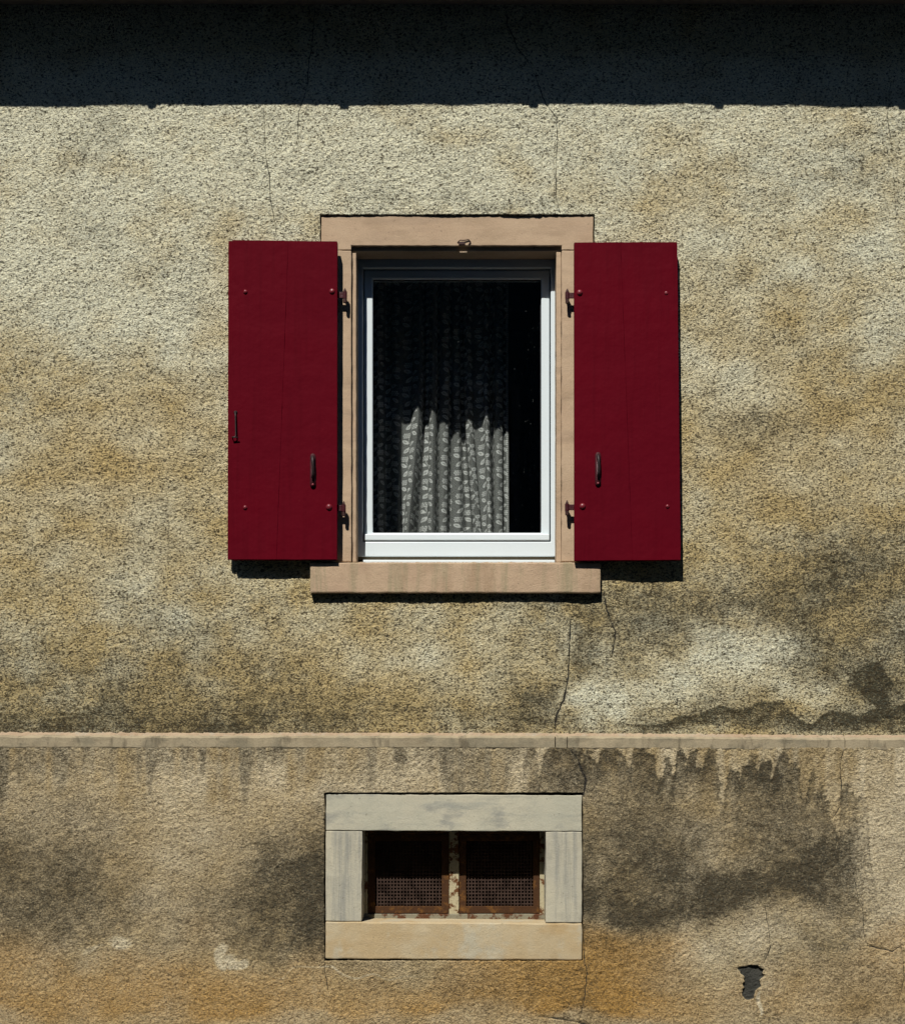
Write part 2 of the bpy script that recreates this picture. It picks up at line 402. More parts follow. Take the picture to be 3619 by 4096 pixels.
pits = np.clip(gnoise(31, 0.0075, 0.0065) - 1.05, 0, 3)
H_up = 0.0014 * lumps + 0.0006 * mid + 0.0007 * strokes + 0.0004 * fines - 0.0020 * pits
H_lo = 0.0012 * lumps + 0.0004 * mid + 0.0008 * gnoise(32, 0.0065, 0.006) + 0.0004 * fines - 0.0016 * np.clip(gnoise(33, 0.0075, 0.0065) - 1.1, 0, 3)

# ---- stains of the upper wall
dark = np.zeros_like(lumps); pale = np.zeros_like(lumps); och = np.zeros_like(lumps)
pale += 0.62 * (1 - sstep(330, 1000, PY + 60 * big)) + 0.14
pale += 0.16 + 0.12 * med + 0.05 * big + 0.10 * gnoise(12, 0.07, 0.055)
pale -= 0.20 * blob(1650, 480, 420, 330) + 0.06 * blob(1700, 900, 260, 300)
for (cx, cy, rx, ry, an, am) in ((90, 560, 90, 110, 0, .30), (300, 640, 110, 90, 20, .30), (620, 330, 300, 70, 0, .18), (880, 330, 200, 60, 0, .2),
                                 (1490, 1320, 120, 70, -15, .55), (1300, 1375, 150, 38, -12, .50), (1180, 1425, 60, 26, 0, .4), (1600, 1390, 80, 30, 0, .45),
                                 (1480, 780, 90, 50, 20, .28), (420, 860, 90, 60, 0, .22), (820, 1300, 120, 50, -15, .28), (1112, 1250, 26, 60, 0, .35),
                                 (1720, 640, 70, 120, 10, .2), (250, 1180, 120, 50, 0, .2)):
    pale += am * blob(cx, cy, rx, ry, an, 1.4)
for (cx, cy, rx, ry, an, am) in ((195, 290, 75, 38, 0, .22), (150, 440, 60, 60, 30, .16), (300, 500, 60, 40, 0, .14), (100, 740, 110, 26, -8, .15), (330, 740, 60, 26, 0, .12),
                                 (1560, 860, 130, 30, 12, .24), (1690, 820, 130, 22, -8, .2), (1600, 330, 160, 60, 0, .10), (1360, 560, 24, 120, 0, .08), (930, 405, 300, 16, 0, .20),
                                 (1500, 560, 120, 30, 20, .12), (1640, 700, 70, 40, 0, .12), (1760, 300, 70, 110, 0, .18)):
    dark += am * blob(cx, cy, rx, ry, an, 1.6)
for (cx, cy, rx, ry, am) in ((180, 1000, 260, 170, .32), (1560, 900, 220, 150, .40), (1480, 640, 120, 80, .2), (440, 560, 50, 160, .2), (300, 860, 200, 100, .25), (700, 1350, 330, 120, .22), (1400, 420, 120, 90, .12)):
    och += 0.62 * am * blob(cx, cy, rx, ry, 0, 1.6)
# greyer and darker downwards
dark += (0.19 + 0.10 * sstep(900, 1300, PX)) * sstep(1000, 1420, PY + 40 * big + 20 * med)
dark += 0.22 * blob(250, 1390, 420, 90, 2, 1.4) + 0.26 * sstep(1395, 1448, PY + 8 * wC) * (1 - sstep(520, 800, PX + 40 * big)) + 0.08 * blob(150, 1440, 360, 30, 0, 1.2) - 0.18 * blob(830, 1290, 230, 70, 0, 1.4)
dark += 0.16 * blob(700, 1435, 420, 28, 0, 1.4) + 0.34 * blob(1070, 1420, 62, 50, -30, 1.2)
dark += 0.30 * blob(1330, 1250, 270, 85, 10, 1.0) + 0.34 * blob(1700, 1220, 160, 190, -10, 1.2) + 0.20 * blob(1560, 1150, 320, 80, -6, 1.3)
dark += 0.30 * sstep(1128, 1146, WX * 0.4 + PX * 0.6) * (1 - sstep(1150, 1230, PX)) * sstep(1210, 1250, PY) * (1 - sstep(1330, 1370, PY))
pl = np.clip(blob(1490, 1320, 130, 78, -15, 1.1) + blob(1300, 1378, 160, 42, -12, 1.1) + blob(1170, 1425, 70, 30, 0, 1.1) + 0.8 * blob(1620, 1392, 70, 30, 0, 1.), 0, 1)
dark *= (1 - 0.82 * pl)
# wet black marks above the moulding at the right
AE = np.array([(560, 880), (640, 862), (720, 850), (850, 836), (920, 818), (1000, 795), (1060, 778), (1150, 788), (1185, 788), (1200, 766), (1260, 752), (1310, 760), (1350, 790), (1400, 824), (1440, 834), (1500, 802), (1560, 795), (1620, 806), (1665, 790), (1700, 780), (1760, 770), (1900, 740), (2600, 740)], float)
aedge = np.interp(PX + 2 * small, AE[:, 0] / 2 + 903, AE[:, 1] / 2 + 1022) + 3.0 * wC + 2.5 * small
lowe = np.interp(PX, [1200, 1300, 1400, 1800, 2200], [1452, 1462, 1449, 1462, 1470]) + 3 * wD
dy_ = PY - aedge
arc = sstep(-4, 5, dy_) * (1 - sstep(-6, 6, PY - lowe)) * (0.42 + 0.62 * np.exp(-np.clip(dy_, 0, 99) / 11)) * sstep(1215, 1330, PX)
blk = np.clip(blob(1750, 1366, 36, 30, 0, 0.35) + 0.95 * blob(1760, 1398, 24, 34, 10, 0.5), 0, 1) * (1 - 0.75 * blob(1784, 1384, 12, 10, 0, 0.8))
dark += 0.9 * np.clip(arc, 0, 1.0) + 0.95 * blk
dark += 0.5 * blob(1548, 1376, 7, 6, 0, 0.7, True)
dark += 0.05 * med + 0.04 * small
dark -= 0.03
up_stain = np.stack([np.clip(dark, 0, 1), np.clip(pale, 0, 1), np.clip(och, 0, 1)], -1)

# ---- stains of the plinth
dark = np.zeros_like(lumps); pale = np.zeros_like(lumps); och = np.zeros_like(lumps)
rng1 = np.random.RandomState(41)
def line_noise(seed, size):
    r = np.random.RandomState(seed).randn(NX); k = np.exp(-(np.fft.fftfreq(NX, G) * size) ** 2 * 4)
    f = np.real(np.fft.ifft(np.fft.fft(r) * k)); return ((f - f.mean()) / f.std())[None, :]
s1 = line_noise(51, 0.07); s2 = line_noise(52, 0.022); s3 = line_noise(53, 0.16)
sx = PX[:1, :]
pale += 0.40 + 0.10 * med + 0.10 * gnoise(13, 0.07, 0.06)
pale += 0.28 * (0.6 * s1 + 0.5 * s2 > 0.2) * 0 + 0.42 * np.clip(0.7 * s1 + 0.6 * s2 + 0.2 * small, -1, 1.4) * (1 - sstep(1510, 1640 + 40 * s3, PY + 20 * med))
pale += 0.30 * blob(880, 1540, 230, 50, 0, 1.3) + 0.32 * blob(345, 1640, 60, 150, 0, 1.4) + 0.55 * blob(1770, 1640, 85, 240, 0, 0.8) + 0.20 * blob(600, 1560, 200, 60, 0, 1.4)
pale += 0.2 * blob(1380, 1690, 60, 60, 0, 1.4) + 0.24 * blob(1480, 1850, 110, 60, 0, 1.4)
# brown runs under the moulding on the left
run = np.clip(0.5 + 0.8 * s1 + 0.45 * s2, 0, 1.2); ln = 1525 + 28 * s3 + 20 * s2
dark += 0.44 * run * (1 - sstep(ln - 14, ln + 46, PY + 6 * small)) * (1 - sstep(1000, 1100, sx))
# the big dark area right of the cellar window, its upper edge torn into spikes
SPK = [(200, 1600), (270, 1120), (295, 910), (330, 915), (345, 1060), (360, 960), (400, 915), (460, 905), (500, 940), (515, 1000), (530, 950), (555, 950), (572, 1010), (590, 945), (640, 940), (685, 960), (705, 1010), (718, 940), (760, 930), (798, 950), (808, 1090), (830, 1080), (842, 970), (856, 965), (868, 1060), (880, 1050),
       (888, 945), (915, 945), (926, 1010), (940, 950), (960, 945), (978, 990), (985, 965), (1000, 980), (1010, 950), (1040, 955), (1052, 1060), (1075, 1180), (1088, 1040), (1105, 1010), (1125, 1015), (1140, 1060), (1152, 1000), (1175, 985), (1200, 1000), (1208, 1060), (1218, 1000), (1255, 1000), (1265, 1080), (1280, 1010),
       (1300, 960), (1330, 965), (1338, 1040), (1350, 1000), (1375, 1020), (1385, 1140), (1400, 1180), (1412, 1050), (1430, 1050), (1440, 1130), (1455, 1080), (1470, 1085), (1495, 1150), (1500, 1240), (1530, 1320), (1540, 1100), (1560, 1070), (1585, 1090), (1600, 1160), (1615, 1120), (1635, 1150), (1645, 1290), (1660, 1440), (1690, 1560), (1780, 1640), (2600, 1700)]
SPK = np.array(SPK, float)
def spike_edge(xs): return np.interp(xs, SPK[:, 0] / 2 + 903, SPK[:, 1] / 2 + 1022)
edge = spike_edge(PX + 1.5 * small + 1.5 * fines) + 6 * small + 4 * fines
mass = sstep(-5, 9, PY - edge) * sstep(1036, 1060, PX + 6 * small) * (1 - sstep(1650, 1770, PX + 22 * med + 8 * small + 14 * s2))
body = 0.42 + 0.34 * (1 - sstep(8, 62, PY - edge)) - 0.22 * sstep(1600, 1650, PY + 20 * med) * (1 - sstep(1300, 1500, PX + 30 * big)) * 0 + 0.09 * med + 0.05 * big + 0.06 * gnoise(14, 0.06, 0.09)
body = body * (1 - 0.75 * sstep(1830, 1910, PY + 34 * med + 20 * big))
gap = 0 * np.clip(s2 * 0.9 + s1 * 0.5 - 0.7, 0, 1) * (1 - sstep(1540, 1640, PY + 10 * small)) * sstep(1180, 1230, sx)
body = body * (1 - 0.9 * gap)
dark += mass * np.clip(body, 0.05, 0.85)
dark += 0.26 * blob(1430, 1770, 250, 36, -14, 1.3) + 0.22 * blob(1230, 1830, 80, 60, 0, 1.4) + 0.25 * blob(1640, 1740, 70, 60, 0, 1.2)
dark += 0.20 * blob(1550, 1580, 60, 60, 0, 1.2) - 0.10 * blob(1400, 1690, 60, 40, -20, 1.4) + 0.13 * blob(1290, 1600, 190, 110, 0, 1.2) * mass + 0.10 * blob(1250, 1720, 120, 90, 0, 1.3)
dark -= 0.30 * mass * blob(1490, 1860, 170, 46, 0, 1.2)
# soft dark clouds left
dark += 0.50 * blob(60, 1790, 170, 110, 12, 1.5) + 0.14 * blob(90, 1640, 150, 100, 0, 1.5) + 0.62 * blob(600, 1775, 110, 120, 10, 1.4) + 0.20 * blob(480, 1850, 130, 60, 20, 1.5) + 0.34 * blob(640, 1740, 40, 150, 0, 1.3)
dark += 0.16 * sstep(1560, 1700, PY + 20 * big) * (1 - sstep(1850, 1930, PY + 20 * med)) * (1 - sstep(1680, 1730, PX))
dark += 0.26 * blob(1740, 1990, 100, 60, 0, 1.5) + 0.20 * blob(700, 1905, 130, 30, 0, 1.5) + 0.12 * blob(860, 1960, 200, 40, 0, 1.5)
dark += 0.20 * blob(1705, 1750, 22, 110, 0, 1.3) * (0.6 + 0.4 * np.clip(s2, -1, 1)) + 0.16 * blob(1760, 1760, 20, 80, 0, 1.4)
dark += 0.05 * med + 0.03 * small
# rising damp: ochre
och += (0.66 * sstep(1850, 1960, PY + 30 * med + 26 * big) * (1 - 0.75 * sstep(2005, 2040, PY + 12 * med))) * (0.75 + 0.3 * big)
och += 0.20 * blob(150, 1985, 240, 36, 0, 1.4) + 0.20 * blob(1350, 1995, 200, 34, 0, 1.4) + 0.10
och -= 0.30 * blob(1520, 1890, 140, 36, 0, 1.4)
och *= 1 - 0.35 * sstep(1150, 1500, PX)
for (cx, cy, rx, ry, am) in ((235, 1898, 26, 16, .7), (456, 1903, 13, 15, 1.6), (480, 1917, 9, 8, 1.2), (497, 1926, 12, 8, 1.4), (160, 1917, 22, 6, .5), (1493, 2008, 3.2, 20, 2.2), (700, 1950, 130, 2, .5)):
    b_ = am * blob(cx, cy, rx, ry, 0, 1.2); pale += b_; dark -= b_; och -= b_ * 0.9
lo_stain = np.stack([np.clip(dark, 0, 1), np.clip(pale, 0, 1), np.clip(och, 0, 1)], -1)

# ---- cracks, as (photo column, photo row) chains with a width in metres
CR_UP = [([(1258, 20), (1250, 180), (1236, 240), (1230, 350), (1212, 400), (1196, 450), (1192, 520), (1195, 620)], .0014),
         ([(1056, 440), (1062, 620), (1078, 700), (1082, 800), (1095, 860), (1106, 935)], .0016),
         ([(2020, 20), (2030, 100), (2068, 190), (2110, 240), (2140, 300), (2165, 370), (2182, 415), (2225, 470), (2230, 560), (2222, 690), (2224, 790), (2240, 850)], .0019),
         ([(2414, 2370), (2425, 2440), (2445, 2490), (2462, 2530), (2455, 2580), (2447, 2625)], .0030),
         ([(2281, 2480), (2276, 2640), (2268, 2730), (2255, 2800), (2225, 2860), (2216, 2940)], .0046),
         ([(3560, 330), (3548, 480), (3570, 620)], .0012)]
CR_LO = [([(2262, 2950), (2275, 2995), (2302, 3027), (2326, 3086), (2340, 3121), (2330, 3180)], .0046),
         ([(3367, 2970), (3363, 3000), (3350, 3054), (3353, 3133), (3363, 3204), (3316, 3274)], .0016),
         ([(3402, 3490), (3422, 3596), (3441, 3644), (3445, 3738), (3457, 3777), (3559, 3801), (3592, 3777)], .0020),
         ([(3052, 3620), (3064, 3706), (3074, 3785), (3045, 3850)], .0018),
         ([(2332, 3700), (2334, 3848), (2345, 3871), (2337, 3966), (2318, 4060)], .0016),
         ([(2140, 4058), (2200, 4064), (2279, 4076), (2357, 4095), (2420, 4130)], .0026),
         ([(3592, 3777), (3605, 3900), (3580, 4010)], .0010), ([(1301, 3830), (1306, 3900), (1318, 3960)], .0014)]
def crack_fields(chains):
    d = np.full((NZ, NX), 0.05, np.float32); w = np.full((NZ, NX), 0.001, np.float32)
    for pts, wd in chains:
        P = [(wx(a) + 0, wz(b)) for a, b in pts]
        # add small kinks
        Q = []
        for i in range(len(P) - 1):
            n = 5
            for k in range(n):
                t = k / n; Q.append((P[i][0] + (P[i + 1][0] - P[i][0]) * t + 0.004 * mnoise.noise(Vector((P[i][0] * 30 + k * 1.7, P[i][1] * 30, 2))),
                                     P[i][1] + (P[i + 1][1] - P[i][1]) * t))
        Q.append(P[-1])
        L = len(Q) - 1
        for i in range(L):
            (ax, az), (bx, bz) = Q[i], Q[i + 1]
            j0 = int((min(ax, bx) - 0.05 + 3) / G); j1 = int((max(ax, bx) + 0.05 + 3) / G) + 1
            i0 = max(int((min(az, bz) - 0.05) / G), 0); i1 = int((max(az, bz) + 0.05) / G) + 1
            sl = (slice(i0, i1), slice(max(j0, 0), j1))
            x = X2[sl] - ax; z = Z2[sl] - az; ex, ez = bx - ax, bz - az; ll = math.hypot(ex, ez) + 1e-9
            t = np.clip((x * ex + z * ez) / (ll * ll), 0, 1)
            dist = np.hypot(x - ex * t, z - ez * t); sg = np.where(x * ez - z * ex >= 0, 1.0, -1.0)
            v = dist * sg
            m = np.abs(v) < np.abs(d[sl])
            fade = min(1, (i + 1) / 4, (L - i) / 4) if True else 1
            d[sl] = np.where(m, v, d[sl]); w[sl] = np.where(m, wd * (0.35 + 0.65 * fade), w[sl])
    return d, w

def plaster(name, mat, yp, Hm, stain, chains, holes, z0, z1, hole_mask=None):
    vx = np.where(np.abs(XS) <= 1.95)[0]
    cols = np.concatenate([np.arange(0, vx[0], 6), vx, np.arange(vx[-1] + 5, NX, 6)])
    r0, r1 = int(round(z0 / G)), int(round(z1 / G))
    rv = int(round(0.36 / G))
    rows = np.arange(r0, r1 + 1) if r0 >= rv else np.concatenate([np.arange(r0, rv, 6), np.arange(rv, r1 + 1)])
    d, w = crack_fields(chains)
    Hm = Hm - 0.004 * np.exp(-(d / 0.004) ** 2)
    hm = hole_mask if hole_mask is not None else np.zeros_like(Hm)
    Hm = Hm - 0.009 * sstep(0.35, 0.7, hm) + 0.003 * sstep(0.4, 0.6, hm) * mid
    sub = np.ix_(rows, cols)
    x = X2[sub].copy(); z = Z2[sub].copy(); y = yp - Hm[sub]
    nr, nc = x.shape
    vid = np.arange(nr * nc).reshape(nr, nc)
    cxm = 0.5 * (x[:-1, :-1] + x[1:, 1:]); czm = 0.5 * (z[:-1, :-1] + z[1:, 1:])
    keep = np.ones(cxm.shape, bool)
    extra_v = []; extra_f = []; nv = nr * nc; src = []
    for (hx0, hx1, hz0, hz1) in holes:
        keep &= ~((cxm > hx0) & (cxm < hx1) & (czm > hz0) & (czm < hz1))
    # torn plaster edge round each opening, folded back into the wall
    for (hx0, hx1, hz0, hz1) in holes:
        js = np.where((cxm[0] > hx0) & (cxm[0] < hx1))[0]; is_ = np.where((czm[:, 0] > hz0) & (czm[:, 0] < hz1))[0]
        ja, jb, ia, ib = js[0], js[-1] + 1, is_[0], is_[-1] + 1
        ring = [(ia, j) for j in range(ja, jb)] + [(i, jb) for i in range(ia, ib)] + [(ib, j) for j in range(jb, ja, -1)] + [(i, ja) for i in range(ib, ia, -1)]
        n = len(ring); base = nv + len(extra_v)
        for (i, j) in ring:
            x[i, j] += 0.0022 * float(small[rows[i], cols[j]]) * 0.6 + random.uniform(-.0008, .0008)
            z[i, j] += 0.0022 * float(fines[rows[i], cols[j]]) * 0.4 + random.uniform(-.0008, .0008)
            extra_v.append((x[i, j], yp + 0.07, z[i, j])); src.append((i, j))
        for k in range(n):
            a = vid[ring[k]]; b = vid[ring[(k + 1) % n]]
            extra_f.append((a, b, base + (k + 1) % n, base + k))
    quads = np.stack([vid[:-1, :-1][keep], vid[:-1, 1:][keep], vid[1:, 1:][keep], vid[1:, :-1][keep]], -1)
    co = np.stack([x.ravel(), y.ravel(), z.ravel()], -1)
    st = stain[sub].reshape(-1, 3); dv = d[sub].ravel(); wv = w[sub].ravel(); hv = hm[sub].ravel()
    if extra_v:
        co = np.vstack([co, np.array(extra_v)]); quads = np.vstack([quads, np.array(extra_f)])
        fl = np.array([i * nc + j for i, j in src])
        st = np.vstack([st, st[fl]]); dv = np.concatenate([dv, dv[fl]]); wv = np.concatenate([wv, wv[fl]]); hv = np.concatenate([hv, hv[fl]])
    used = np.unique(quads); remap = np.full(len(co), -1); remap[used] = np.arange(len(used))
    quads = remap[quads]; co = co[used]; st = st[used]; dv = dv[used]; wv = wv[used]; hv = hv[used]
    me = bpy.data.meshes.new(name)
    me.vertices.add(len(co)); me.vertices.foreach_set('co', co.astype(np.float32).ravel())
    nf = len(quads)
    me.loops.add(nf * 4); me.loops.foreach_set('vertex_index', quads.astype(np.int32).ravel())
    me.polygons.add(nf); me.polygons.foreach_set('loop_start', (np.arange(nf) * 4).astype(np.int32))
    me.polygons.foreach_set('use_smooth', np.ones(nf, bool))
    a = me.attributes.new('stain', 'FLOAT_COLOR', 'POINT')
    a.data.foreach_set('color', np.hstack([st, np.ones((len(st), 1))]).astype(np.float32).ravel())
    for nm, arr in (('crack', dv), ('crack_width', wv), ('hole', hv)):
        a = me.attributes.new(nm, 'FLOAT', 'POINT'); a.data.foreach_set('value', arr.astype(np.float32))
    me.update(calc_edges=True); me.validate()
    return link(name, me, mat, house)

PL = -0.040                                   # the plinth stands 4 cm proud of the wall above
WIN = (wx(1280), wx(2376), wz(2320), wz(856))
plaster('stucco_wall', M['stucco'], 0.0, H_up, up_stain, CR_UP, [WIN], wz(2950), wz(-80))
hx_, hy_ = PX + 1.6 * small + 1.4 * fines, PY + 1.5 * wC + 1.8 * small
def hb(cx, cy, rx, ry): return 1 - sstep(0.72, 1.28, np.hypot((hx_ - cx) / rx, (hy_ - cy) / ry))
hp = np.clip(hb(1497, 1938, 21, 15) + hb(1495, 1958, 18, 20) + hb(1491, 1978, 12, 14) + 0.8 * hb(1479, 1930, 10, 6), 0, 1)
CEL = (wx(1299, PL), wx(2331, PL), wz(3843, PL), wz(3173, PL))
plaster('plinth_wall', M['plinth'], PL, H_lo, lo_stain, CR_LO, [CEL], 0.0, wz(2990, PL), hp)

# ---- moulded stone band between wall and plinth
def band_stone(p0, p1, drop0, drop1, name='moulding_stone'):
    n = max(4, int((p1 - p0) / 9)); bm = bmesh.new(); rings = []
    for i in range(n + 1):
        t = i / n; px = p0 + (p1 - p0) * t; x = wx(px); dz = -(drop0 + (drop1 - drop0) * t) * 0.001
        nz = lambda k: 0.0026 * mnoise.noise(Vector((x * 14, k * 3.1, 0.5))) + 0.0022 * mnoise.noise(Vector((x * 60, k * 5.1, 2.5)))
        prof = [(0.03, wz(2935)), (-0.002, wz(2936) + nz(1)), (PL + 0.006, wz(2946) + nz(2)), (PL - 0.002 + nz(3), wz(2949, PL) + nz(2)), (PL - 0.001 + nz(4) * 0.7, wz(2986, PL) + nz(5)), (PL + 0.005, wz(2998, PL) + nz(5)), (0.03, wz(3000, PL))]
        rings.append([bm.verts.new((x, y, z + dz)) for y, z in prof])
    m = len(rings[0])
    for i in range(n):
        for k in range(m):
            bm.faces.new((rings[i][k], rings[i + 1][k], rings[i + 1][(k + 1) % m], rings[i][(k + 1) % m]))
    bm.faces.new(rings[0]); bm.faces.new(rings[-1][::-1])
    bmesh.ops.recalc_face_normals(bm, faces=bm.faces[:])
    return from_bm(name, bm, M['bandstone'], house)
def dropf(px): return float(np.interp(px, [-2000, 0, 2215, 3619, 6000], [2, 0, 3, 12, 14]))
for a, b in ((-1190, -420), (-418, 2216), (2220, 2264), (2267, 3366), (3369, 4810)):
    band_stone(a, b, dropf(a), dropf(b))
# crust of pale mortar where the stucco meets the moulding
bm = bmesh.new(); px = -1190.0; prev = None
rr = random.Random(5)
while px < 4810:
    x = wx(px); dz = -dropf(px) * 0.001
    hgt = 0.006 + 0.005 * mnoise.noise(Vector((x * 45, 1, 1))) + 0.004 * mnoise.noise(Vector((x * 160, 4, 1)))
    out = 0.008 + 0.004 * mnoise.noise(Vector((x * 70, 9, 1)))
    zb = wz(2938) + dz
    ring = [bm.verts.new(p) for p in ((x, 0.01, zb - 0.012), (x, -0.014 - out * 0.5, zb - 0.006), (x, -0.004 - out, zb + hgt * 0.5), (x, 0.0, zb + hgt + 0.003), (x, 0.01, zb + hgt))]
    if prev:
        for k in range(4): bm.faces.new((prev[k], ring[k], ring[k + 1], prev[k + 1]))
    prev = ring; px += 7 if -100 < px < 3720 else 40
from_bm('mortar_fillet', bm, M['mortar'], house)

# ------------------------------------------------------------------ window surround
REC = 0.007                                   # stone lies this far behind the stucco skin
REB = 0.024                                   # shutter rebate depth
FRD = 0.122; SSD = 0.140                      # window frame and sash behind the wall plane
def stone(name, x0, x1, z0, z1, y0, y1, mat, seed, wob=0.0026, bev=0.0035, cell=0.03, corners=None):
    bm = bmesh.new()
    c = corners or [(x0, z1), (x1, z1), (x1, z0), (x0, z0)]
    quad_prism(bm, c, y0, y1, max(1, int((x1 - x0) / cell)), max(1, int((z1 - z0) / cell)), wob, 0, seed)
    bmesh.ops.recalc_face_normals(bm, faces=bm.faces[:])
    if bev:
        es = [e for e in bm.edges if len(e.link_faces) == 2 and e.calc_face_angle(0) > 0.9]
        bmesh.ops.bevel(bm, geom=es, offset=bev, segments=2, affect='EDGES', profile=0.5)
    return from_bm(name, bm, mat, house)
xl0, xl1, xr0, xr1 = wx(1284), wx(1405), wx(2246), wx(2372)
INL, INR, INT = wx(1425, REB), wx(2224, REB), wz(1005, REB)
# lintel: face, plus the deeper rib behind the rebate
bm = bmesh.new()
zj = wz(980) - 0.0175
LP = [(xl0, wz(861)), (xr1, wz(861)), (xr1, zj), (xr0, zj), (xr0, wz(980)), (xl1, wz(980)), (xl1, zj), (xl0, zj)]
LQ = []
for k in range(8):
    (ax, az), (bx, bz) = LP[k], LP[(k + 1) % 8]; m = max(1, int(math.hypot(bx - ax, bz - az) / 0.022))
    for q in range(m):
        t = q / m; x, z = ax + (bx - ax) * t, az + (bz - az) * t
        LQ.append((x + 0.0018 * mnoise.noise(Vector((x * 35, z * 35, 1.5))), z + 0.0018 * mnoise.noise(Vector((x * 35, z * 35, 8.5)))))
LP = LQ
lf = [bm.verts.new((a, REC, b)) for a, b in LP]; lb = [bm.verts.new((a, 0.22, b)) for a, b in LP]
bm.faces.new(lf); bm.faces.new(lb[::-1])
for k in range(len(LP)): bm.faces.new((lf[k], lb[k], lb[(k + 1) % len(LP)], lf[(k + 1) % len(LP)]))
bmesh.ops.recalc_face_normals(bm, faces=bm.faces[:])
bmesh.ops.bevel(bm, geom=[e for e in bm.edges if e.calc_face_angle(0) > 0.9], offset=0.003, segments=2, affect='EDGES', profile=0.5)
from_bm('window_lintel', bm, M['sandstone'], house)
stone('lintel_rib', xl1 - 0.01, xr0 + 0.01, INT, wz(980) + 0.002, REB, 0.22, M['sandstone'], 2.3, 0.001, 0.002)
# left and right jambs
stone('window_jamb', xl0, xl1, wz(2246), wz(980) - 0.0185, REC, 0.22, M['sandstone'], 3.3)
stone('window_jamb', xr0, xr1, wz(2246), wz(980) - 0.0185, REC, 0.22, M['sandstone'], 4.3)
stone('jamb_rib', xl1 + 0.0005, INL, wz(2246), INT - 0.006, REB, 0.22, M['sandstone'], 5.3, 0.0016, 0.003)
stone('jamb_rib', INR, xr0 - 0.0005, wz(2246), INT - 0.002, REB, 0.22, M['sandstone'], 6.3, 0.0016, 0.003)
SILO = -0.030
stone('window_sill', wx(1240, SILO), wx(2402, SILO), wz(2371, SILO), wz(2250, SILO), SILO, 0.30, M['sillstone'], 7.3, 0.0022, 0.005)
# crumbling mortar joint on the sill under the frame
bm = bmesh.new(); prev = None; x = INL - 0.01
while x < wx(2300):
    h1 = 0.004 + 0.004 * mnoise.noise(Vector((x * 40, 3, 2))) + 0.003 * mnoise.noise(Vector((x * 130, 8, 2)))
    o1 = -0.012 + 0.010 * mnoise.noise(Vector((x * 35, 5, 6)))
    zt = wz(2250, SILO)
    ring = [bm.verts.new(p) for p in ((x, o1 - 0.008, zt - 0.002), (x, o1 - 0.006, zt + h1 * 0.6), (x, o1 + 0.01, zt + h1), (x, 0.15, zt + 0.004 + h1 * 0.3))]
    if prev:
        for k in range(3): bm.faces.new((prev[k], ring[k], ring[k + 1], prev[k + 1]))
    prev = ring; x += 0.006
from_bm('sill_mortar', bm, M['mortar'], house)
# broken fastener in the middle of the lintel edge
bm = bmesh.new(); xc = wx(1852)
add_tube(bm, [(xc - 0.022, REC - 0.001, wz(968)), (xc - 0.012, REC - 0.006, wz(960)), (xc + 0.004, REC - 0.005, wz(961)), (xc + 0.022, REC - 0.004, wz(957)), (xc + 0.030, REC - 0.003, wz(966)), (xc + 0.022, REC - 0.002, wz(977))], 0.0022, 6)
add_box(bm, xc - 0.018, xc + 0.008, REC - 0.006, REC + 0.01, wz(979), wz(968), 0.003)
from_bm('broken_fastener', bm, M['iron'], house)
bm = bmesh.new(); add_box(bm, xc - 0.014, xc + 0.016, REB - 0.012, REB + 0.01, wz(1007), wz(1001), 0.002)
from_bm('broken_fastener', bm, M['mortar'], house)

# ------------------------------------------------------------------ white window
def mitred_frame(name, o, i, y0, y1, mat, parent, bev=0.003):
    """o and i: outer and inner (x0, x1, z0, z1); four mitred members joined into one frame"""
    bm = bmesh.new()
    O = [(o[0], o[3]), (o[1], o[3]), (o[1], o[2]), (o[0], o[2])]; I = [(i[0], i[3]), (i[1], i[3]), (i[1], i[2]), (i[0], i[2])]
    vo = [[bm.verts.new((x, y, z)) for x, z in O] for y in (y0, y1)]; vi = [[bm.verts.new((x, y, z)) for x, z in I] for y in (y0, y1)]
    for k in range(4):
        k2 = (k + 1) % 4
        bm.faces.new((vo[0][k], vo[0][k2], vi[0][k2], vi[0][k])); bm.faces.new((vo[1][k2], vo[1][k], vi[1][k], vi[1][k2]))
        bm.faces.new((vo[0][k2], vo[0][k], vo[1][k], vo[1][k2])); bm.faces.new((vi[0][k], vi[0][k2], vi[1][k2], vi[1][k]))
    bmesh.ops.recalc_face_normals(bm, faces=bm.faces[:])
    es = [e for e in bm.edges if e.calc_face_angle(0) > 0.9]
    bmesh.ops.bevel(bm, geom=es, offset=bev, segments=2, affect='EDGES', profile=0.5)
    return from_bm(name, bm, mat, parent)
fo = (wx(1432, FRD), wx(2219, FRD), wz(2226, FRD), wz(1046, FRD)); fi = (wx(1451, FRD), wx(2202, FRD), wz(2167, FRD), wz(1071, FRD))
window = mitred_frame('window', (fo[0] - 0.004, fo[1] + 0.003, fo[2], fo[3] + 0.01), fi, FRD, FRD + 0.07, M['frame'], house)
window['label'] = 'white window frame behind the sandstone surround'
so = (fi[0] + 0.004, fi[1] - 0.004, fi[2] + 0.005, fi[3] - 0.004)
si = (wx(1491, SSD), wx(2164, SSD), wz(2131, SSD), wz(1115, SSD))
sash = mitred_frame('sash', so, si, SSD, SSD + 0.05, M['frame'], window, 0.004)
box('pane', si[0] - 0.006, si[1] + 0.006, SSD + 0.024, SSD + 0.030, si[2] - 0.006, si[3] + 0.006, M['glass'], window)
mitred_frame('gasket', (si[0] - 0.003, si[1] + 0.003, si[2] - 0.003, si[3] + 0.003), (si[0] + 0.004, si[1] - 0.004, si[2] + 0.003, si[3] - 0.004), SSD + 0.0165, SSD + 0.0235, M['gasket'], window, 0.0008)
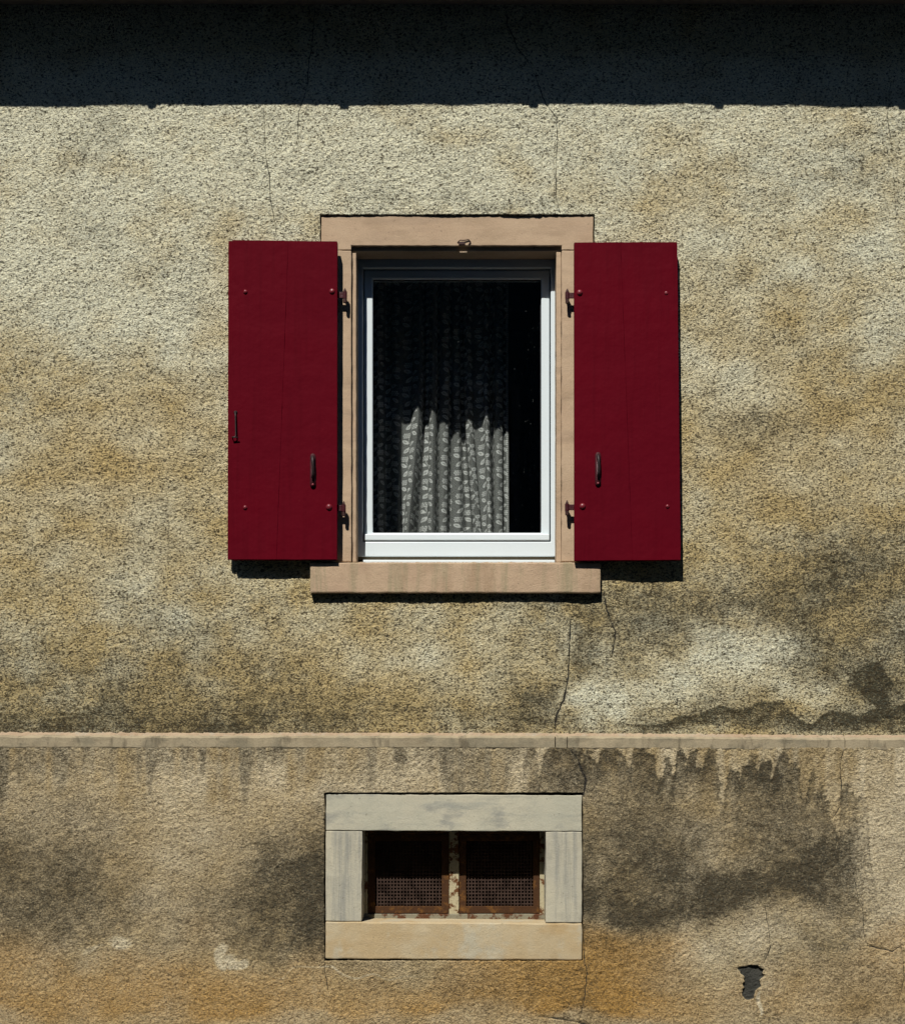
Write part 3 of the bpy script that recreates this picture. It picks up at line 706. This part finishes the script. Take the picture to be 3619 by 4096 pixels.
# weather bar of the sash, projecting
wb0 = SSD - 0.020
bm = bmesh.new()
add_box(bm, wx(1455, wb0), wx(2197, wb0), wb0, SSD + 0.004, wz(2161, wb0), wz(2136, wb0), 0.003)
from_bm('weather_bar', bm, M['frame'], window)
box('drainage_rail', fo[0], fo[1], FRD + 0.012, FRD + 0.06, wz(2238, FRD), fo[2] + 0.001, M['drip'], window)
box('threshold_strip', wx(1450, 0.105), wx(2218, 0.105), 0.100, 0.15, wz(2252, 0.105), wz(2240, 0.105), M['frame'], window, 0.002)
box('gap_shadow_strip', fi[0] - 0.002, fi[1] + 0.002, FRD + 0.052, FRD + 0.056, so[2] - 0.004, so[2] + 0.002, M['gasket'], window)  # added black strip standing in for the shadow in the gap under the sash

# ------------------------------------------------------------------ rooms behind the openings
def room(name, x0, x1, y0, y1, z0, z1, mat, hole):
    bm = bmesh.new()
    V = lambda x, y, z: bm.verts.new((x, y, z))
    def face(*p): bm.faces.new([V(*q) for q in p])
    face((x0, y1, z0), (x1, y1, z0), (x1, y1, z1), (x0, y1, z1))
    face((x0, y0, z0), (x0, y1, z0), (x0, y1, z1), (x0, y0, z1)); face((x1, y0, z0), (x1, y0, z1), (x1, y1, z1), (x1, y1, z0))
    face((x0, y0, z1), (x0, y1, z1), (x1, y1, z1), (x1, y0, z1)); face((x0, y0, z0), (x1, y0, z0), (x1, y1, z0), (x0, y1, z0))
    hx0, hx1, hz0, hz1 = hole
    face((x0, y0, z0), (hx0, y0, z0), (hx0, y0, z1), (x0, y0, z1)); face((hx1, y0, z0), (x1, y0, z0), (x1, y0, z1), (hx1, y0, z1))
    face((hx0, y0, z0), (hx1, y0, z0), (hx1, y0, hz0), (hx0, y0, hz0)); face((hx0, y0, hz1), (hx1, y0, hz1), (hx1, y0, z1), (hx0, y0, z1))
    # reveal between frame and room
    yr = 0.19
    face((hx0, yr, hz0), (hx0, y0, hz0), (hx0, y0, hz1), (hx0, yr, hz1)); face((hx1, yr, hz0), (hx1, yr, hz1), (hx1, y0, hz1), (hx1, y0, hz0))
    face((hx0, yr, hz1), (hx0, y0, hz1), (hx1, y0, hz1), (hx1, yr, hz1)); face((hx0, yr, hz0), (hx1, yr, hz0), (hx1, y0, hz0), (hx0, y0, hz0))
    return from_bm(name, bm, mat, house)
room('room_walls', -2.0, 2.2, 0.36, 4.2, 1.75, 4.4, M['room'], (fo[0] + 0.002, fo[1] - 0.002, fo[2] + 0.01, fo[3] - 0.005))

# ------------------------------------------------------------------ cellar window
def cz_(p): return wz(p, PL)
def cx_(p): return wx(p, PL)
CF = PL + 0.004
stone('cellar_lintel', cx_(1303), cx_(2327), cz_(3323), cz_(3179), CF, 0.28, M['greystone'], 11.3, 0.0024, 0.003, 0.035, [(cx_(1304), cz_(3177)), (cx_(2327), cz_(3181)), (cx_(2327), cz_(3326)), (cx_(1303), cz_(3322))])
stone('cellar_jamb', cx_(1302), cx_(1449), cz_(3686), cz_(3324), CF + .001, 0.28, M['greystone_up'], 12.3, 0.0024, 0.003, 0.035, [(cx_(1303), cz_(3324.5)), (cx_(1450), cz_(3325)), (cx_(1445), cz_(3686)), (cx_(1302), cz_(3685))])
stone('cellar_jamb', cx_(2181), cx_(2328), cz_(3693), cz_(3328), CF + .001, 0.28, M['greystone_up'], 13.3, 0.0024, 0.003, 0.035, [(cx_(2183), cz_(3327.5)), (cx_(2327), cz_(3328.5)), (cx_(2327), cz_(3692)), (cx_(2182), cz_(3691))])
stone('cellar_sill', cx_(1301), cx_(2328), cz_(3839), cz_(3689), CF - .002, 0.30, M['ochrestone'], 14.3, 0.0026, 0.005, 0.035, [(cx_(1302), cz_(3687.5)), (cx_(2328), cz_(3694.5)), (cx_(2327), cz_(3841)), (cx_(1301), cz_(3836))])
CB = 0.112                                    # depth of the iron casements
def bx_(p): return wx(p, CB)
def bz_(p): return wz(p, CB)
cellar = box('cellar_window', bx_(1796), bx_(1835), CB - 0.006, CB + 0.03, bz_(3664), bz_(3326), M['creamrust'], house, 0.002)
cellar['label'] = 'cream central post of the rusty cellar window'
box('side_post', bx_(2158), bx_(2182), CB - 0.004, CB + 0.03, bz_(3664), bz_(3326), M['creamrust'], cellar, 0.002)
box('side_post', bx_(1440), bx_(1470), CB - 0.004, CB + 0.03, bz_(3664), bz_(3326), M['creamrust'], cellar, 0.002)
box('base_rail', bx_(1440), bx_(2182), CB - 0.012, CB + 0.03, bz_(3690), bz_(3655), M['sillchip'], cellar, 0.003)
box('head_rail', bx_(1440), bx_(2182), CB - 0.002, CB + 0.03, bz_(3334), bz_(3310), M['rust'], cellar, 0.002)
def casement(o, i):
    mitred_frame('casement', (bx_(o[0]), bx_(o[1]), bz_(o[3]), bz_(o[2])), (bx_(i[0]), bx_(i[1]), bz_(i[3]), bz_(i[2])), CB, CB + 0.02, M['rust'], cellar, 0.0015)
    # punched iron screen: bars both ways, woven a little unevenly
    bm = bmesh.new(); p = 0.0134; w = 0.0026
    x0, x1, z0, z1 = bx_(i[0]) - .004, bx_(i[1]) + .004, bz_(i[3]) - .004, bz_(i[2]) + .004
    k = 0
    nxb = int(round((x1 - x0) / p)); nzb = int(round((z1 - z0) / p))
    for a in range(nxb + 1):
        x = x0 + (x1 - x0) * a / nxb + rr.uniform(-.0004, .0004)
        add_box(bm, x - w, x + w, CB + 0.009, CB + 0.0112, z0, z1)
    for a in range(nzb + 1):
        z = z0 + (z1 - z0) * a / nzb + rr.uniform(-.0004, .0004)
        add_box(bm, x0, x1, CB + 0.0085, CB + 0.0105, z - w, z + w)
    from_bm('punched_screen', bm, M['rustmesh'], cellar)
casement((1472, 1795, 3336, 3653), (1500, 1766, 3364, 3625))
casement((1837, 2157, 3336, 3653), (1864, 2132, 3364, 3625))
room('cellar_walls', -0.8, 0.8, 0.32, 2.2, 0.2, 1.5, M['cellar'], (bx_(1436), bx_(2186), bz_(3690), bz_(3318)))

# ------------------------------------------------------------------ eaves
SZ = wz(18)
for k in range(3):
    box('soffit_board', -3.0, 3.0, -0.004 - 0.085 * (k + 1), 0.0 - 0.085 * k - (0.0 if k else -0.05), SZ, SZ + 0.02, M['soffit'], house, 0.002)
box('fascia_board', -3.0, 3.0, -0.285, -0.261, SZ - 0.012, SZ + 0.16, M['soffit'], house, 0.002)
def gut_off(x):
    px = (x + KX * 0.36) * 1000 + 1809.5
    return -0.001 * float(np.interp(px, [-1000, 0, 300, 560, 900, 1200, 1366, 1480, 1800, 2122, 2500, 2862, 3200, 3619, 4600], [8, 7, 4, 0, 3, 6, 7, 4, 0, -2, -3, -1, 3, 10, 14]))
GR = 0.060; GY = -0.350
GZC = (wz(420)) + KZ * (-GY) + GR * math.sqrt(1 + KZ * KZ)
bm = bmesh.new(); prev = None
for i in range(121):
    x = -3.0 + 6.0 * i / 120; zc = GZC + gut_off(x)
    ring = [bm.verts.new((x, GY + GR * math.cos(math.pi + math.pi * k / 14), zc + GR * math.sin(math.pi + math.pi * k / 14))) for k in range(15)]
    if prev:
        for k in range(14): bm.faces.new((prev[k], ring[k], ring[k + 1], prev[k + 1]))
    prev = ring
gutter = from_bm('gutter', bm, M['zinc'], house, True)
sm = gutter.modifiers.new('sheet', 'SOLIDIFY'); sm.thickness = 0.003; sm.offset = 1
add = bmesh.new()
for px in (-160, 596, 1366, 2121, 2862, 3598):
    x = wx(px) - KX * 0.36; zc = GZC + gut_off(x); bm = bmesh.new()
    for k in range(16):
        a0 = math.pi + math.pi * k / 16; a1 = math.pi + math.pi * (k + 1) / 16
        r0, r1 = GR + 0.0015, GR + 0.0085
        q = [bm.verts.new((x + s * 0.013, GY + r * math.cos(a), zc + r * math.sin(a))) for a in (a0, a1) for r in (r0, r1) for s in (-1, 1)]
        bm.faces.new((q[2], q[3], q[7], q[6])); bm.faces.new((q[0], q[2], q[6], q[4])); bm.faces.new((q[1], q[5], q[7], q[3]))
    from_bm('gutter_bracket', bm, M['zinc'], gutter)
# roof slope behind the gutter
bm = bmesh.new()
q = [bm.verts.new(p) for p in ((-3.1, -0.33, GZC + 0.05), (3.1, -0.33, GZC + 0.05), (3.1, 3.5, GZC + 2.6), (-3.1, 3.5, GZC + 2.6))]
bm.faces.new(q); ro = from_bm('roof', bm, simple('clay_tile_roof', (0.22, 0.10, 0.06), 0.85), house)
ro.modifiers.new('thick', 'SOLIDIFY').thickness = 0.06
# gable ends close the body of the house
for s in (-1, 1):
    box('gable_wall', s * 3.0 - 0.1, s * 3.0 + 0.1, 0.02, 6.0, 0.0, SZ, M['plinth'], house)
box('back_wall', -3.1, 3.1, 6.0, 6.2, 0.0, SZ, M['plinth'], house)

# ------------------------------------------------------------------ shutters
def dome(bm, c, r, h, n=12, m=4):
    rings = []
    for j in range(m):
        a = math.pi / 2 * j / m
        rings.append([bm.verts.new((c[0] + r * math.cos(a) * math.cos(2 * math.pi * k / n), c[1] - h * math.sin(a), c[2] + r * math.cos(a) * math.sin(2 * math.pi * k / n))) for k in range(n)])
    tip = bm.verts.new((c[0], c[1] - h, c[2]))
    for j in range(m - 1):
        for k in range(n): bm.faces.new((rings[j][k], rings[j + 1][k], rings[j + 1][(k + 1) % n], rings[j][(k + 1) % n]))
    for k in range(n): bm.faces.new((rings[-1][k], tip, rings[-1][(k + 1) % n]))
def plank(name, parent, corners, y0, y1, seed):
    """front outline corners given with their own y at left and right (shutter stands a little open)"""
    bm = bmesh.new()
    quad_prism(bm, corners, 0.0, y1 - y0, 8, 30, 0.0010, 0, seed)
    bmesh.ops.recalc_face_normals(bm, faces=bm.faces[:])
    es = [e for e in bm.edges if len(e.link_faces) == 2 and e.calc_face_angle(0) > 0.9]
    bmesh.ops.bevel(bm, geom=es, offset=0.0022, segments=2, affect='EDGES', profile=0.5)
    for v in bm.verts: v.co.y += y0 if not callable(y0) else y0
    return bm
def build_shutter(label, corners, seam, yl, yr, bolts, stay, hinge_side):
    """corners TL TR BR BL in photo pixels; yl, yr: front face at left and right edge; seam: top and bottom column"""
    th = 0.028
    d = (yl + yr) / 2
    W = lambda p: (wx(p[0], d), wz(p[1], d))
    tl, tr, br, bl = [W(p) for p in corners]
    root = thing('shutter', label, 'shutter', ((bl[0] + br[0]) / 2, d, bl[1]), 'red wooden shutters beside the window')
    fy = lambda x: yl + (yr - yl) * (x - bl[0]) / (br[0] - bl[0])
    st, sb = wx(seam[0], d), wx(seam[1], d)
    zt = lambda x: tl[1] + (tr[1] - tl[1]) * (x - tl[0]) / (tr[0] - tl[0])
    zb = lambda x: bl[1] + (br[1] - bl[1]) * (x - bl[0]) / (br[0] - bl[0])
    g = 0.0001
    for k, c in enumerate(([tl, (st - g, zt(st)), (sb - g, zb(sb)), bl], [(st + g, zt(st)), tr, br, (sb + g, zb(sb))])):
        bm = bmesh.new()
        quad_prism(bm, c, 0.0, th, 8, 40, 0.0011, 0, 3.7 * k + yl * 100)
        bmesh.ops.recalc_face_normals(bm, faces=bm.faces[:])
        es = [e for e in bm.edges if len(e.link_faces) == 2 and e.calc_face_angle(0) > 0.9]
        bmesh.ops.bevel(bm, geom=es, offset=0.0007, segments=1, affect='EDGES', profile=0.5)
        for v in bm.verts: v.co.y += fy(v.co.x) + (0.0005 if k else 0)
        from_bm('plank', bm, M['red'], root, False)
    for (px, py, r, h) in bolts:
        x, z = wx(px, d), wz(py, d); bm = bmesh.new()
        dome(bm, (x, fy(x) + 0.001, z), r * 0.001, h * 0.001)
        from_bm('bolt_head', bm, M['redmetal'], root, True)
    # shutter stay: long rounded plate with a hanging lever
    px, p0, p1 = stay
    x, z0, z1 = wx(px, d), wz(p1, d), wz(p0, d); y = fy(x)
    bm = bmesh.new(); r = 0.0105; n = 10; loop = []
    for k in range(n + 1): a = math.pi * k / n; loop.append((x + r * math.cos(a), z1 - r + r * math.sin(a)))
    for k in range(n + 1): a = math.pi + math.pi * k / n; loop.append((x + r * math.cos(a), z0 + r + r * math.sin(a)))
    f = [bm.verts.new((a, y - 0.006, b)) for a, b in loop]; bk = [bm.verts.new((x + (a - x) * 1.15, y + 0.002, b)) for a, b in loop]
    bm.faces.new(f)
    for k in range(len(loop)): bm.faces.new((f[k], bk[k], bk[(k + 1) % len(loop)], f[(k + 1) % len(loop)]))
    bmesh.ops.recalc_face_normals(bm, faces=bm.faces[:])
    plate = from_bm('stay_plate', bm, M['hinge'], root, True)
    bm = bmesh.new()
    add_tube(bm, [(x, y - 0.004, z1 - 0.012), (x, y - 0.013, z1 - 0.018), (x + 0.001, y - 0.021, z1 - 0.034), (x + 0.003, y - 0.020, z1 - 0.055), (x + 0.003, y - 0.015, z1 - 0.080), (x, y - 0.011, z1 - 0.100)], [0.006, 0.0075, 0.006, 0.0055, 0.006, 0.005], 8)
    from_bm('stay_lever', bm, M['blackiron'], plate, True)
    bm = bmesh.new(); dome(bm, (x, y - 0.005, z0 + 0.010), 0.006, 0.005, 10, 3)
    from_bm('stay_rivet', bm, M['redmetal'], plate, True)
    # hinge straps with their knuckles, lifted onto pins in the stone
    for (hx, hy) in hinge_side:
        hd = -0.026
        x, z = wx(hx, hd), wz(hy, hd); s = 1 if hx < 1800 else -1
        edge = tr[0] if s > 0 else tl[0]
        bm = bmesh.new()
        add_box(bm, min(edge - s * 0.02, x), max(edge - s * 0.02, x), hd - 0.003, hd + 0.002, z - 0.010, z + 0.013, 0.001)
        add_tube(bm, [(x, hd, z - 0.013), (x, hd, z + 0.015)], 0.0085, 12)
        from_bm('hinge_strap', bm, M['hinge'], root)
        bm = bmesh.new()
        add_tube(bm, [(x, hd, z - 0.030), (x, hd, z - 0.0285), (x, hd, z - 0.0135)], [0.0050, 0.0075, 0.0075], 10)
        add_tube(bm, [(x, hd, z + 0.0165), (x, hd, z + 0.022), (x, hd, z + 0.030)], [0.006, 0.005, 0.0008], 8)
        add_tube(bm, [(x, hd + 0.004, z - 0.006), (x, 0.05, z - 0.006)], 0.005, 8)
        from_bm('hinge_pin', bm, M['iron'], house)
    return root, fy, d
left, lfy, ld = build_shutter('dark red shutter left of the window, with a thin iron hook near its outer edge',
    [(930, 960), (1349, 965), (1348, 2238), (927, 2238)], (1154, 1106), -0.052, -0.051,
    [(982, 1167, 9.5, 7), (1328, 1165, 12, 8), (981, 2030, 9.5, 7), (1316, 2028, 13, 9)], (1252, 1815, 1950), [(1380, 1182), (1375, 2034)])
# rebated lip along the outer edge of the left leaf
bm = bmesh.new()
quad_prism(bm, [(wx(915, -.03), wz(966, -.03)), (wx(932, -.03), wz(966, -.03)), (wx(929, -.03), wz(2239, -.03)), (wx(912, -.03), wz(2239, -.03))], -0.036, -0.0245, 1, 30, 0.0008, 0, 1.0)
bmesh.ops.recalc_face_normals(bm, faces=bm.faces[:])
from_bm('edge_lip', bm, M['red'], left)
# iron hook
x, z = wx(943, ld), wz(1650, ld); y = lfy(x)
bm = bmesh.new()
dome(bm, (x, y, z), 0.008, 0.006, 8, 3)
add_tube(bm, [(x, y - 0.008, z + 0.004), (x + 0.001, y - 0.010, z - 0.02), (x + 0.002, y - 0.011, z - 0.06), (x + 0.003, y - 0.012, z - 0.094), (x + 0.001, y - 0.013, z - 0.099), (x - 0.011, y - 0.014, z - 0.101)], 0.0028, 8)
add_tube(bm, [(x - 0.012, y - 0.002, z - 0.100), (x - 0.011, y - 0.015, z - 0.101), (x + 0.013, y - 0.012, z - 0.102)], 0.0024, 8)
from_bm('hook', bm, M['blackiron'], left, True)
right, rfy, rd = build_shutter('dark red shutter right of the window, with a crooked outer edge',
    [(2296, 968), (2707, 969), (2721, 2240), (2297, 2242)], (2481, 2529), -0.053, -0.062,
    [(2318, 1169, 12.5, 9), (2663, 1173, 8, 4), (2329, 2024, 13, 9), (2668, 2026, 8.5, 6)], (2391, 1809, 1944), [(2268, 1184), (2267, 2031)])

# ------------------------------------------------------------------ lace curtain
V = lambda v: 1400 + v / 2.0067
cp = [(150, .485, 0), (190, .462, 0), (225, .452, 0), (262, .47, 0), (290, .512, 0), (325, .495, 0), (360, .476, -4), (395, .474, -10), (430, .487, -25), (480, .486, -50), (508, .457, -68), (545, .440, -78), (570, .458, -76),
      (584, .523, -52), (606, .477, -30), (630, .482, -14), (642, .448, -8), (662, .433, -6), (692, .447, -8), (704, .502, -8), (722, .468, -6), (758, .463, -10), (788, .476, -14), (802, .522, -6), (828, .502, 4), (870, .50, 10),
      (900, .542, 40), (918, .532, 60), (928, .482, 66), (952, .467, 70), (980, .481, 74), (992, .503, 64), (1040, .50, 38), (1064, .495, 28), (1080, .475, 26), (1100, .468, 26), (1120, .486, 26), (1132, .54, 14), (1148, .53, 4),
      (1160, .486, 0), (1190, .477, 0), (1222, .490, 0), (1236, .522, 2), (1246, .506, 4), (1258, .50, 5), (1274, .508, 5)]
cp = np.array(cp)
NC, NR = 430, 640
# dense chain, smoothed so the folds are round
t = np.linspace(0, 1, 4000); cpd = np.concatenate([[0], np.cumsum(np.hypot(np.diff(cp[:, 0] / 2.0067), np.diff(cp[:, 1]) * 1000))]); cpd /= cpd[-1]
cols3 = [np.interp(t, cpd, cp[:, k]) for k in range(3)]
ker = np.exp(-np.linspace(-2.2, 2.2, 81) ** 2); ker /= ker.sum()
sm3 = [np.convolve(np.pad(c, 40, mode='edge'), ker, mode='valid') for c in cols3]
arc = np.concatenate([[0], np.cumsum(np.hypot(np.diff(sm3[0] / 2.0067), np.diff(sm3[1]) * 1000))]) * 0.001
ss = np.linspace(0, arc[-1], NC)
vx_, dp, sh = [np.interp(ss, arc, c) for c in sm3]
zt_, zb_ = wz(1040, 0.47), wz(2200, 0.47)
zz = np.linspace(zt_, zb_, NR)
tt = np.clip((wz(1700, 0.47) - zz) / (wz(1700, 0.47) - wz(2128, 0.47)), -0.6, 1.15)[:, None]
vv = vx_[None, :] + sh[None, :] * np.where(tt > 0, tt, tt * 0.35)
dep = dp[None, :] + 0.010 * np.sin(zz[:, None] * 3.1 + ss[None, :] * 9) + 0.004 * np.sin(zz[:, None] * 11 + ss[None, :] * 31)
xx = CX + (1400 + vv / 2.0067 - 1900) * 0.001 * (1 + 0.47 / D)
zg = np.repeat(zz[:, None], NC, 1)
# lace figure: leaf pairs on a wavering stem and bunches of berries
U = np.repeat(ss[None, :], NR, 0); Vv = zg - zb_
SC = 1.08; Vv = Vv / SC + 0.004 * np.sin(U * 40); U = U / SC + 0.004 * np.sin(zg * 23)
TU, TV = 0.088, 0.094
ci = np.floor(U / TU); Vs = Vv + np.where(ci % 2 == 0, 0, TV * 0.5)
u = U - ci * TU; v = Vs - np.floor(Vs / TV) * TV
lace = np.zeros_like(u)
def leaf(cu, cv, ang, L, Wd):
    c, s = math.cos(rad(ang)), math.sin(rad(ang)); out = np.zeros_like(u)
    for dv in (-TV, 0, TV):
        a = (u - cu) * c + (v - cv - dv) * s; b = -(u - cu) * s + (v - cv - dv) * c
        k = a / L
        half = Wd * np.clip(1 - (2 * k) ** 2, 0, 1) ** 0.8 * (1 - 0.35 * k)
        body = np.clip((half - np.abs(b)) / 0.0016, 0, 1)
        k2 = (k + 0.10) / 0.52; half2 = 0.45 * Wd * np.clip(1 - (2 * k2) ** 2, 0, 1) ** 0.8
        inner = np.clip((half2 - np.abs(b)) / 0.0014, 0, 1)
        out = np.maximum(out, body * 0.95 - inner * 0.62)
    return out
def berries(cu, cv, ru, rv):
    out = np.zeros_like(u); p = 0.0078
    for dv in (-TV, 0, TV):
        a = u - cu; b = v - cv - dv
        row = np.round(b / (p * 0.87)); aa = a - (row % 2) * p * 0.5; colm = np.round(aa / p)
        dd = np.hypot(aa - colm * p, b - row * p * 0.87)
        inside = ((colm * p + (row % 2) * p * .5) / ru) ** 2 + (row * p * 0.87 / rv) ** 2 < 1
        out = np.maximum(out, np.clip((0.0036 - dd) / 0.0012, 0, 1) * inside)
    return out
for args in ((0.030, 0.026, 35, 0.036, 0.0085), (0.020, 0.058, -25, 0.034, 0.008), (0.058, 0.045, 20, 0.030, 0.0075), (0.066, 0.083, 150, 0.032, 0.008)):
    lace = np.maximum(lace, leaf(*args))
lace = np.maximum(lace, berries(0.062, 0.016, 0.021, 0.013)); lace = np.maximum(lace, 0.9 * berries(0.024, 0.084, 0.018, 0.012))
stem = np.abs(u - 0.044 - 0.012 * np.sin(v / TV * 2 * math.pi))
lace = np.maximum(lace, 0.7 * np.clip((0.0022 - stem) / 0.0012, 0, 1))
ed = np.clip((ss[None, :] - (ss[-1] - 0.012)) / 0.004, 0, 1); lace = np.maximum(lace, 0.8 * ed * (0.6 + 0.4 * np.sin(zg * 700)))
co = np.stack([xx.ravel(), dep.ravel(), zg.ravel()], -1)
vid = np.arange(NR * NC).reshape(NR, NC)
quads = np.stack([vid[:-1, :-1].ravel(), vid[:-1, 1:].ravel(), vid[1:, 1:].ravel(), vid[1:, :-1].ravel()], -1)
me = bpy.data.meshes.new('curtain'); me.vertices.add(len(co)); me.vertices.foreach_set('co', co.astype(np.float32).ravel())
nf = len(quads); me.loops.add(nf * 4); me.loops.foreach_set('vertex_index', quads.astype(np.int32).ravel())
me.polygons.add(nf); me.polygons.foreach_set('loop_start', (np.arange(nf) * 4).astype(np.int32)); me.polygons.foreach_set('use_smooth', np.ones(nf, bool))
a = me.attributes.new('lace', 'FLOAT', 'POINT'); a.data.foreach_set('value', lace.ravel().astype(np.float32))
me.update(calc_edges=True)
cur = link('curtain', me, M['lace'])
tag(cur, 'white lace curtain with leaves and berries hanging in folds behind the glass', 'curtain')

# ------------------------------------------------------------------ house across the street, mirrored dimly in the pane; height and nearness shaped to block skylight
OY = -9.2
opp = thing('facing_house', 'unseen house across the street, made tall, near and dark to block skylight, faintly mirrored in the window glass', 'house', (0, OY, 0))
m_op = simple('dark_teal_front', (0.035, 0.085, 0.105), 0.8, 0.1); m_wf = simple('blue_grey_window_paint', (0.10, 0.13, 0.15), 0.6); m_rf = simple('slate_roof', (0.06, 0.06, 0.065), 0.7)  # front and frames kept dark and bluish to lower bounce and tint the shade
box('wall', -15, 15, OY - 7, OY, 0, 9.0, m_op, opp)
bm = bmesh.new()
P = [(-15.3, OY + .4, 8.95), (15.3, OY + .4, 8.95), (15.3, OY - 3.5, 11.8), (-15.3, OY - 3.5, 11.8), (-15.3, OY - 7.4, 8.95), (15.3, OY - 7.4, 8.95)]
vv_ = [bm.verts.new(p) for p in P]
for f in ((0, 1, 2, 3), (3, 2, 5, 4), (0, 3, 4), (1, 5, 2), (0, 4, 5, 1)): bm.faces.new([vv_[i] for i in f])
from_bm('roof', bm, m_rf, opp)
for i, x in enumerate((-12.5, -10, -7.5, -5.0, -2.5, 0.0, 2.5, 5.0, 7.5, 10, 12.5)):
    for z in (1.0, 3.8, 6.5):
        w = mitred_frame('window', (x - .55, x + .55, z, z + 1.55), (x - .46, x + .46, z + .1, z + 1.46), OY + 0.012, OY - 0.10, m_wf, opp, 0.01)
        box('pane', x - .47, x + .47, OY + 0.006, OY + 0.002, z + .09, z + 1.47, M['gasket'], w)
